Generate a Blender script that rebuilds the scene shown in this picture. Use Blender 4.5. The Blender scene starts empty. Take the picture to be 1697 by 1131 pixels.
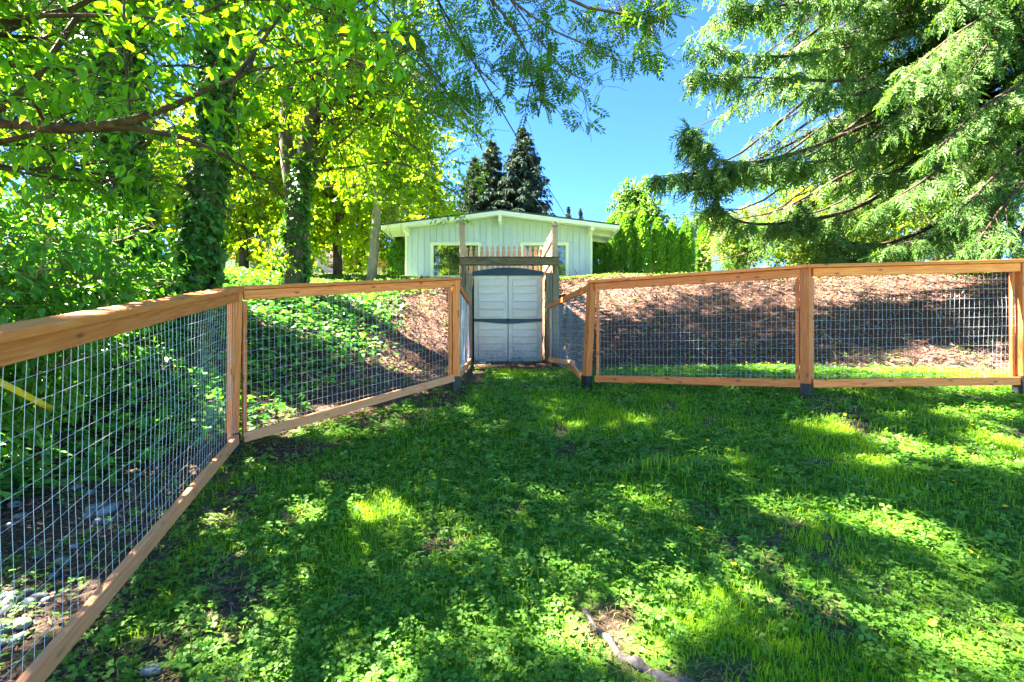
import bpy, math, random
import numpy as np
from mathutils import Vector, Matrix

# ------------------------------------------------------------------ camera, sky, sun, exposure
scene = bpy.context.scene
COL = scene.collection
FPX = 754.0                                   # focal length in photograph pixels (1697 wide)
cam_data = bpy.data.cameras.new("camera")
cam_data.sensor_width = 36.0
cam_data.lens = 36.0 * FPX / 1697.0
cam_data.clip_end = 2000.0
cam_data.clip_start = 0.05
cam = bpy.data.objects.new("camera", cam_data)
cam.rotation_euler = (math.radians(90), 0, 0)
COL.objects.link(cam)
scene.camera = cam

SUN_EL = math.radians(53)
SUN_AZ = math.radians(-78)                    # from +Y towards -X
SUN = np.array([math.sin(SUN_AZ) * math.cos(SUN_EL), math.cos(SUN_AZ) * math.cos(SUN_EL), math.sin(SUN_EL)])
world = bpy.data.worlds.new("World")
scene.world = world
world.use_nodes = True
wn = world.node_tree.nodes
sky_node = wn.new("ShaderNodeTexSky")
sky_node.sky_type = 'NISHITA'
sky_node.sun_disc = False
sky_node.sun_elevation = SUN_EL
sky_node.sun_rotation = SUN_AZ
sky_node.air_density = 0.32
sky_node.dust_density = 0.0
sky_node.ozone_density = 1.2
bg = wn["Background"]
bg.inputs["Strength"].default_value = 0.05
sky_hs = wn.new("ShaderNodeHueSaturation")
sky_hs.inputs["Saturation"].default_value = 1.22
world.node_tree.links.new(sky_node.outputs[0], sky_hs.inputs["Color"])
world.node_tree.links.new(sky_hs.outputs[0], bg.inputs["Color"])

sun_data = bpy.data.lights.new("sun", 'SUN')
sun_data.energy = 5.0
sun_data.angle = math.radians(0.53)
sun_data.color = (1.0, 0.90, 0.74)
sun = bpy.data.objects.new("sun", sun_data)
sun.rotation_euler = Vector(SUN).to_track_quat('Z', 'Y').to_euler()
COL.objects.link(sun)

scene.view_settings.view_transform = 'Standard'
scene.view_settings.look = 'None'
scene.view_settings.exposure = 4.55
scene.view_settings.gamma = 1.0
scene.view_settings.use_curve_mapping = False
scene.cycles.max_bounces = 10
scene.cycles.diffuse_bounces = 5
scene.cycles.transmission_bounces = 6
scene.cycles.transparent_max_bounces = 8

# ------------------------------------------------------------------ helpers
RNG = np.random.default_rng(7)
rnd = random.Random(5)


def W(px, py, d):
    """World point at depth d that the photograph shows at pixel (px, py) of 1697x1131."""
    return np.array([(px - 848.5) / FPX * d, d, (565.5 - py) / FPX * d])


def unit(v):
    v = np.asarray(v, float)
    n = np.linalg.norm(v, axis=-1, keepdims=True)
    return v / np.maximum(n, 1e-9)


def sstep(a, b, x):
    t = np.clip((np.asarray(x, float) - a) / (b - a), 0, 1)
    return t * t * (3 - 2 * t)


def vnoise(x, y, s=1.0, seed=0):
    """cheap smooth value noise in 0..1 (vectorised)"""
    x = np.asarray(x, float) / s
    y = np.asarray(y, float) / s
    xi = np.floor(x).astype(np.int64)
    yi = np.floor(y).astype(np.int64)
    xf = x - xi
    yf = y - yi

    def h(a, b):
        n = (a * 374761393 + b * 668265263 + seed * 144665) & 0x7fffffff
        n = ((n ^ (n >> 13)) * 1274126177) & 0x7fffffff
        return ((n ^ (n >> 16)) & 0xffff) / 65535.0
    u = xf * xf * (3 - 2 * xf)
    v = yf * yf * (3 - 2 * yf)
    return (h(xi, yi) * (1 - u) + h(xi + 1, yi) * u) * (1 - v) + (h(xi, yi + 1) * (1 - u) + h(xi + 1, yi + 1) * u) * v


def mesh_np(name, V, faces, smooth=False):
    """faces: list of (n,k) int arrays"""
    me = bpy.data.meshes.new(name)
    V = np.ascontiguousarray(V, dtype=np.float32)
    me.vertices.add(len(V))
    me.vertices.foreach_set("co", V.ravel())
    faces = [np.asarray(f, dtype=np.int32) for f in faces if len(f)]
    loops = np.concatenate([f.ravel() for f in faces])
    tot = np.concatenate([np.full(len(f), f.shape[1], dtype=np.int32) for f in faces])
    start = np.concatenate([[0], np.cumsum(tot)[:-1]]).astype(np.int32)
    me.loops.add(len(loops))
    me.loops.foreach_set("vertex_index", loops)
    me.polygons.add(len(tot))
    me.polygons.foreach_set("loop_start", start)
    me.polygons.foreach_set("loop_total", tot)
    me.polygons.foreach_set("use_smooth", np.full(len(tot), bool(smooth)))
    me.update(calc_edges=True)
    me.validate()
    return me


def link(name, me, mat=None, parent=None, loc=None, kind=None, label=None):
    o = bpy.data.objects.new(name, me)
    COL.objects.link(o)
    if mat is not None and me is not None and len(me.materials) == 0:
        me.materials.append(mat)
    if loc is not None:
        o.location = loc
    if parent is not None:
        o.parent = parent
    if kind:
        o["kind"] = kind
    if label:
        o["label"] = label
    return o


def tag(o, label, cat, group=None):
    o["label"] = label
    o["category"] = cat
    if group:
        o["group"] = group
    return o


def thing(name, label, cat, group=None, loc=(0, 0, 0)):
    o = bpy.data.objects.new(name, None)
    o.empty_display_size = 0.1
    o.location = loc
    COL.objects.link(o)
    return tag(o, label, cat, group)


class MB:
    """collects shapes into one mesh"""

    def __init__(self):
        self.V = []
        self.F = {}
        self.n = 0

    def add(self, V, faces):
        V = np.asarray(V, float)
        self.V.append(V)
        for f in faces:
            f = np.asarray(f)
            if len(f):
                self.F.setdefault(f.shape[1], []).append(f + self.n)
        self.n += len(V)

    def box(self, lo, hi):
        x0, y0, z0 = lo
        x1, y1, z1 = hi
        V = [(x0, y0, z0), (x1, y0, z0), (x1, y1, z0), (x0, y1, z0), (x0, y0, z1), (x1, y0, z1), (x1, y1, z1), (x0, y1, z1)]
        self.add(V, [[(0, 3, 2, 1), (4, 5, 6, 7), (0, 1, 5, 4), (1, 2, 6, 5), (2, 3, 7, 6), (3, 0, 4, 7)]])

    def tube(self, P, R, k=6, bump=0.0, cap=True):
        P = np.asarray(P, float)
        R = np.broadcast_to(np.asarray(R, float), (len(P),))
        T = unit(np.gradient(P, axis=0))
        ref = np.array([0.0, 0.0, 1.0]) if abs(T[:, 2]).mean() < 0.8 else np.array([0.0, 1.0, 0.0])
        A = unit(np.cross(T, ref))
        B = np.cross(T, A)
        ang = np.linspace(0, 2 * np.pi, k, endpoint=False)
        rr = R[:, None] * np.ones((1, k))
        if bump:
            rr = rr * (1 + bump * RNG.uniform(-1, 1, rr.shape))
        V = P[:, None, :] + rr[..., None] * (np.cos(ang)[None, :, None] * A[:, None, :] + np.sin(ang)[None, :, None] * B[:, None, :])
        n = len(P)
        i = np.arange(n - 1)[:, None]
        j = np.arange(k)[None, :]
        F = np.stack([i * k + j, i * k + (j + 1) % k, (i + 1) * k + (j + 1) % k, (i + 1) * k + j], -1).reshape(-1, 4)
        self.add(V.reshape(-1, 3), [F])
        if cap:
            self.F.setdefault(k, []).append(np.array([[self.n - k + q for q in range(k)]]))
            self.F.setdefault(k, []).append(np.array([[self.n - n * k + q for q in reversed(range(k))]]))

    def mesh(self, name, smooth=False):
        return mesh_np(name, np.concatenate(self.V), [np.concatenate(f) for f in self.F.values()], smooth)


def place(T, TF, O, A, N, L, Wd):
    """instances of leaf template T (k,3; x along the length, y across, z up) -> V, F (real geometry)"""
    A = unit(A)
    N = N - (N * A).sum(1, keepdims=True) * A
    N = unit(N)
    B = np.cross(N, A)
    L = np.broadcast_to(np.asarray(L, float), (len(O),))
    Wd = np.broadcast_to(np.asarray(Wd, float), (len(O),))
    V = (O[:, None, :] + (L[:, None] * T[None, :, 0])[..., None] * A[:, None, :]
         + (Wd[:, None] * T[None, :, 1])[..., None] * B[:, None, :]
         + (L[:, None] * T[None, :, 2])[..., None] * N[:, None, :])
    F = (np.arange(len(O)) * len(T))[:, None, None] + TF[None]
    return V.reshape(-1, 3), F.reshape(-1, TF.shape[1])


# leaf templates
LEAF_T = np.array([(0, 0, 0), (.28, -.42, .05), (.28, .42, .05), (.62, -.38, .03), (.62, .38, .03), (1, 0, -.12), (.45, 0, -.03)])
LEAF_F = np.array([(0, 1, 6), (0, 6, 2), (1, 3, 6), (6, 4, 2), (3, 5, 6), (6, 5, 4)])
RHOMB_T = np.array([(0, 0, 0), (.45, -.5, .06), (1, 0, -.05), (.45, .5, .06)])
RHOMB_F = np.array([(0, 1, 2), (0, 2, 3)])
IVY_T = np.array([(0, 0, 0), (-.12, -.42, -.02), (.3, -.55, .02), (.5, -.25, .05), (1, 0, -.08), (.5, .25, .05), (.3, .55, .02), (-.12, .42, -.02), (.3, 0, -.02)])
IVY_F = np.array([(0, 1, 8), (1, 2, 8), (2, 3, 8), (3, 4, 8), (4, 5, 8), (5, 6, 8), (6, 7, 8), (7, 0, 8)])


def clover_template():
    V = []
    F = []
    for a in (0, 2.0, -2.0):
        c, s = math.cos(a), math.sin(a)
        b = len(V)
        for (x, y, z) in [(0.04, 0, 0), (.3, -.17, .05), (.52, -.36, .03), (.66, -.14, .05), (.92, -.1, -.03), (.7, 0, .02), (.92, .1, -.03), (.66, .14, .05), (.52, .36, .03), (.3, .17, .05)]:
            V.append((x * c - y * s, x * s + y * c, z))
        F += [(b, b + 1, b + 5), (b + 1, b + 2, b + 3), (b + 1, b + 3, b + 5), (b + 3, b + 4, b + 5), (b + 5, b + 6, b + 7), (b + 5, b + 7, b + 9), (b + 7, b + 8, b + 9), (b, b + 5, b + 9)]
    return np.array(V), np.array(F)


def frond_template(n=5):
    V = []
    F = []

    def q(p, ang, ln, wd):
        b = len(V)
        c, s = math.cos(ang), math.sin(ang)
        for (x, y) in [(0, 0), (.4, -.5), (1, 0), (.4, .5)]:
            X = p + x * ln * c - y * wd * s
            Y = x * ln * s + y * wd * c
            V.append((X, Y, .08 - .3 * X * X + .12 * abs(Y)))
        F.extend([(b, b + 1, b + 2), (b, b + 2, b + 3)])
    for i in range(n):
        t = .06 + .84 * i / (n - 1)
        ln = .34 * (1 - t) ** .6 * min(1, t * 5 + .35) + .07
        for s in (-1, 1):
            q(t + .03 * s, s * (.55 + .12 * ((i * 5) % 3)), ln * (1 + .28 * (((i + (s > 0)) * 7) % 3 - 1)), .075)
    q(0, 0, 1, .055)
    return np.array(V), np.array(F)


CLOVER_T, CLOVER_F = clover_template()
CLOVER_FAR_T = np.array([p for a in (0, 2.0, -2.0) for p in [(x * math.cos(a) - y * math.sin(a), x * math.sin(a) + y * math.cos(a), z) for x, y, z in ((0.02, 0, 0), (.6, -.38, .05), (.92, 0, -.03), (.6, .38, .05))]])
CLOVER_FAR_F = np.array([(4 * k, 4 * k + 1, 4 * k + 2) for k in range(3)] + [(4 * k, 4 * k + 2, 4 * k + 3) for k in range(3)])
FROND_T, FROND_F = frond_template()


# ------------------------------------------------------------------ materials
def new_mat(name):
    m = bpy.data.materials.new(name)
    m.use_nodes = True
    nt = m.node_tree
    nt.nodes.clear()
    out = nt.nodes.new("ShaderNodeOutputMaterial")
    return m, nt, out


def N(nt, typ, **kw):
    n = nt.nodes.new(typ)
    for k, v in kw.items():
        if k.startswith("i_"):
            key = k[2:]
            n.inputs[int(key) if key.isdigit() else key.replace("_", " ")].default_value = v
        else:
            setattr(n, k, v)
    return n


def ramp(nt, stops):
    r = nt.nodes.new("ShaderNodeValToRGB")
    e = r.color_ramp.elements
    while len(e) < len(stops):
        e.new(0.5)
    for el, (p, c) in zip(e, stops):
        el.position = p
        el.color = (*c, 1)
    return r


def leaf_mat(name, cols, trans, tfac=0.45, rough=0.45, spec=0.35, patch=1.2):
    m, nt, out = new_mat(name)
    L = nt.links.new
    geo = N(nt, "ShaderNodeNewGeometry")
    tc = N(nt, "ShaderNodeTexCoord")
    nz = N(nt, "ShaderNodeTexNoise", i_Scale=patch, i_Detail=2.0)
    L(tc.outputs["Object"], nz.inputs["Vector"])
    mx = N(nt, "ShaderNodeMath", operation='MULTIPLY_ADD')
    L(geo.outputs["Random Per Island"], mx.inputs[0])
    mx.inputs[1].default_value = 0.6
    sc = N(nt, "ShaderNodeMath", operation='MULTIPLY_ADD')
    L(nz.outputs["Fac"], sc.inputs[0])
    sc.inputs[1].default_value = 0.9
    sc.inputs[2].default_value = -0.25
    L(sc.outputs[0], mx.inputs[2])
    n = len(cols)
    r = ramp(nt, [(i / (n - 1), c) for i, c in enumerate(cols)])
    L(mx.outputs[0], r.inputs[0])
    p = N(nt, "ShaderNodeBsdfPrincipled")
    p.inputs["Roughness"].default_value = rough
    p.inputs["Specular IOR Level"].default_value = spec
    L(r.outputs[0], p.inputs["Base Color"])
    t = N(nt, "ShaderNodeBsdfTranslucent")
    mul = N(nt, "ShaderNodeMix", data_type='RGBA', blend_type='MULTIPLY')
    mul.inputs["Factor"].default_value = 1.0
    L(r.outputs[0], mul.inputs["A"])
    mul.inputs["B"].default_value = (*trans, 1)
    L(mul.outputs["Result"], t.inputs["Color"])
    s = N(nt, "ShaderNodeMixShader")
    s.inputs[0].default_value = tfac
    L(p.outputs[0], s.inputs[1])
    L(t.outputs[0], s.inputs[2])
    L(s.outputs[0], out.inputs["Surface"])
    return m


def rough_mat(name, cols, scale=6.0, rough=0.8, bump=0.3, stretch=(1, 1, 1), spec=0.3, detail=6.0, metallic=0.0, objrand=0.0, coords="Object", extra=None, bdist=0.01):
    m, nt, out = new_mat(name)
    L = nt.links.new
    tc = N(nt, "ShaderNodeTexCoord")
    mp = N(nt, "ShaderNodeMapping")
    mp.inputs["Scale"].default_value = stretch
    L(tc.outputs[coords], mp.inputs["Vector"])
    vec = mp.outputs[0]
    oi = N(nt, "ShaderNodeObjectInfo")
    if objrand:
        ad = N(nt, "ShaderNodeVectorMath", operation='ADD')
        ml = N(nt, "ShaderNodeMath", operation='MULTIPLY')
        L(oi.outputs["Random"], ml.inputs[0])
        ml.inputs[1].default_value = 37.0
        L(mp.outputs[0], ad.inputs[0])
        L(ml.outputs[0], ad.inputs[1])
        vec = ad.outputs[0]
    nz = N(nt, "ShaderNodeTexNoise", i_Scale=scale, i_Detail=detail, i_Roughness=0.62)
    L(vec, nz.inputs["Vector"])
    n = len(cols)
    r = ramp(nt, [(0.3 + 0.4 * i / (n - 1), c) for i, c in enumerate(cols)])
    L(nz.outputs["Fac"], r.inputs[0])
    col = r.outputs[0]
    p = N(nt, "ShaderNodeBsdfPrincipled")
    if objrand:
        hs = N(nt, "ShaderNodeHueSaturation")
        mr = N(nt, "ShaderNodeMapRange")
        L(oi.outputs["Random"], mr.inputs[0])
        mr.inputs[3].default_value = 1 - objrand
        mr.inputs[4].default_value = 1 + objrand
        L(mr.outputs[0], hs.inputs["Value"])
        L(col, hs.inputs["Color"])
        col = hs.outputs[0]
    if extra:
        col = extra(nt, tc, col)
    L(col, p.inputs["Base Color"])
    p.inputs["Roughness"].default_value = rough
    p.inputs["Specular IOR Level"].default_value = spec
    p.inputs["Metallic"].default_value = metallic
    if bump:
        b = N(nt, "ShaderNodeBump")
        b.inputs["Strength"].default_value = bump
        b.inputs["Distance"].default_value = bdist
        L(nz.outputs["Fac"], b.inputs["Height"])
        L(b.outputs[0], p.inputs["Normal"])
    L(p.outputs[0], out.inputs["Surface"])
    return m


def wood_extra(knot, amount=0.8):
    def f(nt, tc, col):
        L = nt.links.new
        oi = N(nt, "ShaderNodeObjectInfo")
        ml = N(nt, "ShaderNodeMath", operation='MULTIPLY')
        L(oi.outputs["Random"], ml.inputs[0])
        ml.inputs[1].default_value = 91.0
        ad = N(nt, "ShaderNodeVectorMath", operation='ADD')
        sx = N(nt, "ShaderNodeSeparateXYZ")
        L(tc.outputs["Object"], sx.inputs[0])
        yz = N(nt, "ShaderNodeMath", operation='ADD')
        L(sx.outputs["Y"], yz.inputs[0])
        L(sx.outputs["Z"], yz.inputs[1])
        y3 = N(nt, "ShaderNodeMath", operation='MULTIPLY')
        L(yz.outputs[0], y3.inputs[0])
        y3.inputs[1].default_value = 2.2
        cx = N(nt, "ShaderNodeCombineXYZ")
        L(sx.outputs["X"], cx.inputs["X"])
        L(y3.outputs[0], cx.inputs["Y"])
        L(cx.outputs[0], ad.inputs[0])
        L(ml.outputs[0], ad.inputs[1])
        vo = N(nt, "ShaderNodeTexVoronoi", i_Scale=2.8)
        vo.voronoi_dimensions = '2D'
        L(ad.outputs[0], vo.inputs["Vector"])
        rp = ramp(nt, [(0.03, (1, 1, 1)), (0.075, (.35, .35, .35)), (0.12, (0, 0, 0))])
        L(vo.outputs["Distance"], rp.inputs[0])
        sc = N(nt, "ShaderNodeMath", operation='MULTIPLY')
        L(rp.outputs[0], sc.inputs[0])
        sc.inputs[1].default_value = amount
        mix = N(nt, "ShaderNodeMix", data_type='RGBA')
        L(sc.outputs[0], mix.inputs["Factor"])
        L(col, mix.inputs["A"])
        mix.inputs["B"].default_value = (*knot, 1)
        return mix.outputs["Result"]
    return f


M = {}
M['cedar_wood'] = rough_mat('cedar_wood', [(.54, .135, .028), (.68, .18, .042), (.76, .27, .085)], 5.0, .62, .25, (.9, 14, 14), objrand=.22, extra=wood_extra((.14, .05, .02)))
M['pale_cedar'] = rough_mat('pale_cedar', [(.60, .205, .085), (.70, .275, .12), (.76, .35, .18)], 5.0, .7, .25, (.9, 14, 14), objrand=.08, extra=wood_extra((.22, .10, .05), .5))
M['weathered_wood'] = rough_mat('weathered_wood', [(.10, .075, .045), (.19, .145, .09), (.27, .21, .14)], 4.0, .85, .5, (.8, 12, 12), objrand=.18)
M['picket_wood'] = rough_mat('picket_wood', [(.30, .19, .11), (.42, .29, .18), (.50, .37, .25)], 4.0, .75, .3, (1, 12, 12), objrand=.14)
M['mossy_wood'] = rough_mat('mossy_wood', [(.08, .06, .03), (.14, .105, .055), (.22, .17, .10)], 5.0, .95, .8, (1, 5, 5))
M['black_plastic'] = rough_mat('black_plastic', [(.012, .012, .015), (.02, .02, .024)], 8.0, .45, .1)
M['steel_wire'] = rough_mat('steel_wire', [(.40, .44, .50), (.56, .60, .66)], 9.0, .55, 0, metallic=.35, spec=.5)
M['bark'] = rough_mat('bark', [(.035, .026, .018), (.085, .062, .043), (.15, .12, .09)], 9.0, .95, .9, (1, 1, .25), bdist=.03)
M['grey_bark'] = rough_mat('grey_bark', [(.10, .085, .065), (.20, .17, .14), (.30, .27, .23)], 9.0, .95, .7, (1, 1, .3), bdist=.03)
M['branch_bark'] = rough_mat('branch_bark', [(.025, .017, .009), (.06, .04, .02), (.11, .08, .04)], 14.0, .9, .9, bdist=.02)
M['red_bark'] = rough_mat('red_bark', [(.02, .013, .009), (.045, .03, .02), (.08, .055, .04)], 8.0, .95, .8, (1, 1, .2), bdist=.03)
M['stem'] = rough_mat('stem', [(.16, .11, .06), (.26, .19, .11)], 9.0, .8, .2)
M['stone'] = rough_mat('stone', [(.08, .10, .12), (.15, .17, .19), (.24, .25, .25)], 14.0, .75, .35, objrand=.35)
M['pale_root'] = rough_mat('pale_root', [(.04, .035, .03), (.11, .10, .095), (.22, .205, .19)], 18.0, .85, .9, bdist=.015)
M['chip'] = None

M['near_leaf'] = leaf_mat('near_leaf', [(0.042, 0.156, 0.012), (0.078, 0.228, 0.014), (0.144, 0.3, 0.018)], (2.7, 2.2, .25), .58, .42, .35, .9)
M['thicket_leaf'] = leaf_mat('thicket_leaf', [(0.036, 0.136, 0.016), (0.073, 0.215, 0.019), (0.13, 0.3, 0.026)], (1.9, 1.9, .5), .38, .36, .5, 1.2)
M['ivy_leaf'] = leaf_mat('ivy_leaf', [(0.022, 0.082, 0.014), (0.048, 0.14, 0.021), (0.091, 0.218, 0.027)], (1.5, 1.6, .6), .22, .45, .3, 1.5)
M['ground_ivy'] = leaf_mat('ground_ivy', [(0.042, 0.18, 0.033), (0.081, 0.27, 0.041), (0.169, 0.36, 0.048)], (1.6, 1.7, .5), .28, .38, .45, 1.1)
M['ash_leaf'] = leaf_mat('ash_leaf', [(0.057, 0.138, 0.011), (0.103, 0.218, 0.014), (0.184, 0.287, 0.018)], (2.8, 2.3, .35), .58, .5, .3, .7)
M['rowan_leaf'] = leaf_mat('rowan_leaf', [(.03, .10, .018), (.06, .16, .022), (.10, .21, .028)], (1.9, 1.8, .5), .45, .5, .3, .6)
M['bright_leaf'] = leaf_mat('bright_leaf', [(0.11, 0.209, 0.009), (0.198, 0.308, 0.011), (0.297, 0.385, 0.018)], (2.0, 1.8, .3), .58, .5, .3, .5)
M['pale_leaf'] = leaf_mat('pale_leaf', [(.07, .13, .02), (.13, .20, .035), (.20, .27, .06)], (1.8, 1.7, .5), .4, .45, .4, .8)
M['deep_leaf'] = leaf_mat('deep_leaf', [(.03, .09, .014), (.06, .14, .022), (.10, .19, .03)], (1.8, 1.7, .5), .4, .45, .35, .5)
M['hedge_leaf'] = leaf_mat('hedge_leaf', [(.055, .17, .018), (.095, .24, .026), (.17, .32, .034)], (1.7, 1.6, .4), .35, .6, .25, .8)
M['cedar_leaf'] = leaf_mat('cedar_leaf', [(.035, .095, .024), (.065, .145, .034), (.125, .21, .05)], (1.6, 1.7, .45), .45, .55, .25, .5)
M['spruce_leaf'] = leaf_mat('spruce_leaf', [(.018, .036, .026), (.03, .052, .038), (.055, .07, .045)], (1.2, 1.2, .6), .2, .9, .05, .3)
M['grass_blade'] = leaf_mat('grass_blade', [(0.101, 0.276, 0.011), (0.186, 0.368, 0.014), (0.321, 0.46, 0.02)], (2.2, 1.7, .25), .45, .45, .25, .9)
M['clover_leaf'] = leaf_mat('clover_leaf', [(.065, .175, .022), (.095, .245, .028), (.17, .32, .038)], (1.5, 1.6, .4), .35, .5, .28, 1.3)
M['tall_leaf'] = leaf_mat('tall_leaf', [(.17, .23, .05), (.21, .28, .07)], (2.2, 2.0, 1.2), .78, .5, .3, .7)
M['upper_grass'] = leaf_mat('upper_grass', [(.07, .13, .02), (.11, .17, .03), (.16, .20, .04)], (1.5, 1.5, .5), .35, .5, .25, .9)
M['dry_grass'] = leaf_mat('dry_grass', [(.20, .13, .05), (.34, .25, .11), (.46, .36, .18)], (1.2, 1.1, .7), .3, .7, .2, 2.0)
M['mulch_chip'] = leaf_mat('mulch_chip', [(.045, .022, .015), (.12, .062, .043), (.23, .145, .105), (.34, .23, .17)], (.6, .6, .6), .02, .85, .15, 1.6)
M['flower_petal'] = leaf_mat('flower_petal', [(.75, .50, .01), (.8, .58, .02)], (1, 1, .5), .3, .5, .3)

M['siding'] = rough_mat('siding', [(.46, .54, .80), (.49, .57, .83), (.52, .60, .85)], 3.0, .55, .06, (1, 1, .3), objrand=.035)
M['white_paint'] = rough_mat('white_paint', [(.74, .76, .76), (.80, .81, .80)], 4.0, .5, .05)
M['eave_paint'] = rough_mat('eave_paint', [(.66, .70, .66), (.72, .75, .71)], 4.0, .6, .05, objrand=.04)
M['roofing'] = rough_mat('roofing', [(.05, .06, .07), (.09, .10, .11)], 30.0, .9, .4)
M['warm_wall'] = rough_mat('warm_wall', [(.55, .48, .36), (.62, .55, .42)], 3.0, .8, .1)
M['pale_wall'] = rough_mat('pale_wall', [(.66, .68, .70), (.74, .75, .76)], 3.0, .7, .1)
M['grey_wall'] = rough_mat('grey_wall', [(.45, .48, .55), (.52, .55, .62)], 3.0, .7, .1)
M['tile_roof'] = rough_mat('tile_roof', [(.30, .14, .06), (.42, .20, .09)], 12.0, .8, .3)
M['foundation'] = rough_mat('foundation', [(.10, .09, .08), (.18, .16, .15)], 12.0, .9, .3)
M['yellow_plastic'] = rough_mat('yellow_plastic', [(.62, .46, .02), (.70, .54, .04)], 5.0, .4, .05)
M['cable'] = rough_mat('cable', [(.015, .015, .018), (.03, .03, .033)], 5.0, .6, 0)
M['teal_trim'] = rough_mat('teal_trim', [(.012, .045, .065), (.02, .06, .085)], 5.0, .4, .05)


def dirt_extra(nt, tc, col):
    """splashed soil on the foot of the shed doors"""
    L = nt.links.new
    geo = N(nt, "ShaderNodeNewGeometry")
    sp = N(nt, "ShaderNodeSeparateXYZ")
    L(geo.outputs["Position"], sp.inputs[0])
    mr = N(nt, "ShaderNodeMapRange")
    L(sp.outputs["Z"], mr.inputs[0])
    mr.inputs[1].default_value = -0.45
    mr.inputs[2].default_value = 0.22
    mr.inputs[3].default_value = 0.95
    mr.inputs[4].default_value = 0.0
    nz = N(nt, "ShaderNodeTexNoise", i_Scale=70.0, i_Detail=8.0)
    L(geo.outputs["Position"], nz.inputs["Vector"])
    n2 = N(nt, "ShaderNodeTexNoise", i_Scale=4.0, i_Detail=4.0)
    L(geo.outputs["Position"], n2.inputs["Vector"])
    a = N(nt, "ShaderNodeMath", operation='MULTIPLY')
    L(mr.outputs[0], a.inputs[0])
    rp = ramp(nt, [(.38, (0.2, 0.2, 0.2)), (.6, (1, 1, 1))])
    L(nz.outputs["Fac"], rp.inputs[0])
    L(rp.outputs[0], a.inputs[1])
    b = N(nt, "ShaderNodeMath", operation='MULTIPLY')
    L(a.outputs[0], b.inputs[0])
    r2 = ramp(nt, [(.3, (0.5, 0.5, 0.5)), (.6, (1.2, 1.2, 1.2))])
    L(n2.outputs["Fac"], r2.inputs[0])
    L(r2.outputs[0], b.inputs[1])
    mix = N(nt, "ShaderNodeMix", data_type='RGBA')
    L(b.outputs[0], mix.inputs["Factor"])
    L(col, mix.inputs["A"])
    mix.inputs["B"].default_value = (.09, .08, .075, 1)
    return mix.outputs["Result"]


M['shed_plastic'] = rough_mat('shed_plastic', [(.60, .53, .44), (.70, .62, .515), (.73, .655, .55)], 5.0, .5, .05, extra=dirt_extra)


def glass_mat():
    m, nt, out = new_mat('window_glass')
    L = nt.links.new
    p = N(nt, "ShaderNodeBsdfPrincipled")
    p.inputs["Base Color"].default_value = (.03, .035, .03, 1)
    p.inputs["Roughness"].default_value = .04
    p.inputs["Specular IOR Level"].default_value = 1.0
    p.inputs["IOR"].default_value = 2.2
    L(p.outputs[0], out.inputs["Surface"])
    return m


M['glass'] = glass_mat()


def ground_mat():
    m, nt, out = new_mat('ground')
    L = nt.links.new
    geo = N(nt, "ShaderNodeNewGeometry")
    at = N(nt, "ShaderNodeAttribute")
    at.attribute_name = "zone"
    sp = N(nt, "ShaderNodeSeparateColor")
    L(at.outputs["Color"], sp.inputs[0])

    def noise(s, d=6.0):
        n = N(nt, "ShaderNodeTexNoise", i_Scale=s, i_Detail=d, i_Roughness=.65)
        L(geo.outputs["Position"], n.inputs["Vector"])
        return n.outputs["Fac"]
    n1 = noise(2.2)
    n2 = noise(38.0)
    grass = ramp(nt, [(.3, (.04, .11, .010)), (.5, (.07, .18, .012)), (.7, (.11, .18, .03))])
    L(n2, grass.inputs[0])
    soil = ramp(nt, [(.32, (.030, .020, .013)), (.5, (.075, .052, .035)), (.68, (.16, .12, .085))])
    L(n2, soil.inputs[0])
    mul = ramp(nt, [(.32, (.035, .018, .012)), (.5, (.09, .046, .033)), (.7, (.18, .11, .08))])
    L(noise(55.0), mul.inputs[0])
    up = ramp(nt, [(.35, (.06, .10, .025)), (.65, (.10, .14, .04))])
    L(n2, up.inputs[0])

    def mix(a, b, f):
        x = N(nt, "ShaderNodeMix", data_type='RGBA')
        L(a, x.inputs["A"])
        L(b, x.inputs["B"])
        L(f, x.inputs["Factor"])
        return x.outputs["Result"]
    c = mix(grass.outputs[0], soil.outputs[0], sp.outputs[2])
    c = mix(c, mul.outputs[0], sp.outputs[0])
    c = mix(c, up.outputs[0], sp.outputs[1])
    p = N(nt, "ShaderNodeBsdfPrincipled")
    L(c, p.inputs["Base Color"])
    p.inputs["Roughness"].default_value = .95
    p.inputs["Specular IOR Level"].default_value = .15
    b = N(nt, "ShaderNodeBump")
    b.inputs["Strength"].default_value = .9
    b.inputs["Distance"].default_value = .03
    L(n2, b.inputs["Height"])
    L(b.outputs[0], p.inputs["Normal"])
    L(p.outputs[0], out.inputs["Surface"])
    return m


# ------------------------------------------------------------------ terrain
TOE = np.array([(-40, -10), (-9, 0.2), (-5.6, 2.2), (-4.7, 4.0), (-3.6, 5.4), (-2.2, 6.6), (-1.1, 8.2), (0, 8.6), (1.2, 8.2), (3, 7.9), (6, 7.4), (10, 6.8), (20, 4), (60, -5)], float)
PROF_Y = [-60, -4, 0, 1.74, 4.05, 5.0, 5.9, 7, 8.5, 9.7, 40]
PROF_Z = [-6, -2.35, -1.70, -1.40, -0.98, -0.81, -0.65, -0.55, -0.50, -0.46, -0.40]


def bank_dist(x, y):
    best = np.full(np.shape(x), 1e9)
    for a, b in zip(TOE[:-1], TOE[1:]):
        ab = b - a
        t = np.clip(((x - a[0]) * ab[0] + (y - a[1]) * ab[1]) / (ab @ ab), 0, 1)
        best = np.minimum(best, np.hypot(x - a[0] - t * ab[0], y - a[1] - t * ab[1]))
    side = y > np.interp(x, TOE[:, 0], TOE[:, 1])
    return np.where(side, best, -best)


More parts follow.
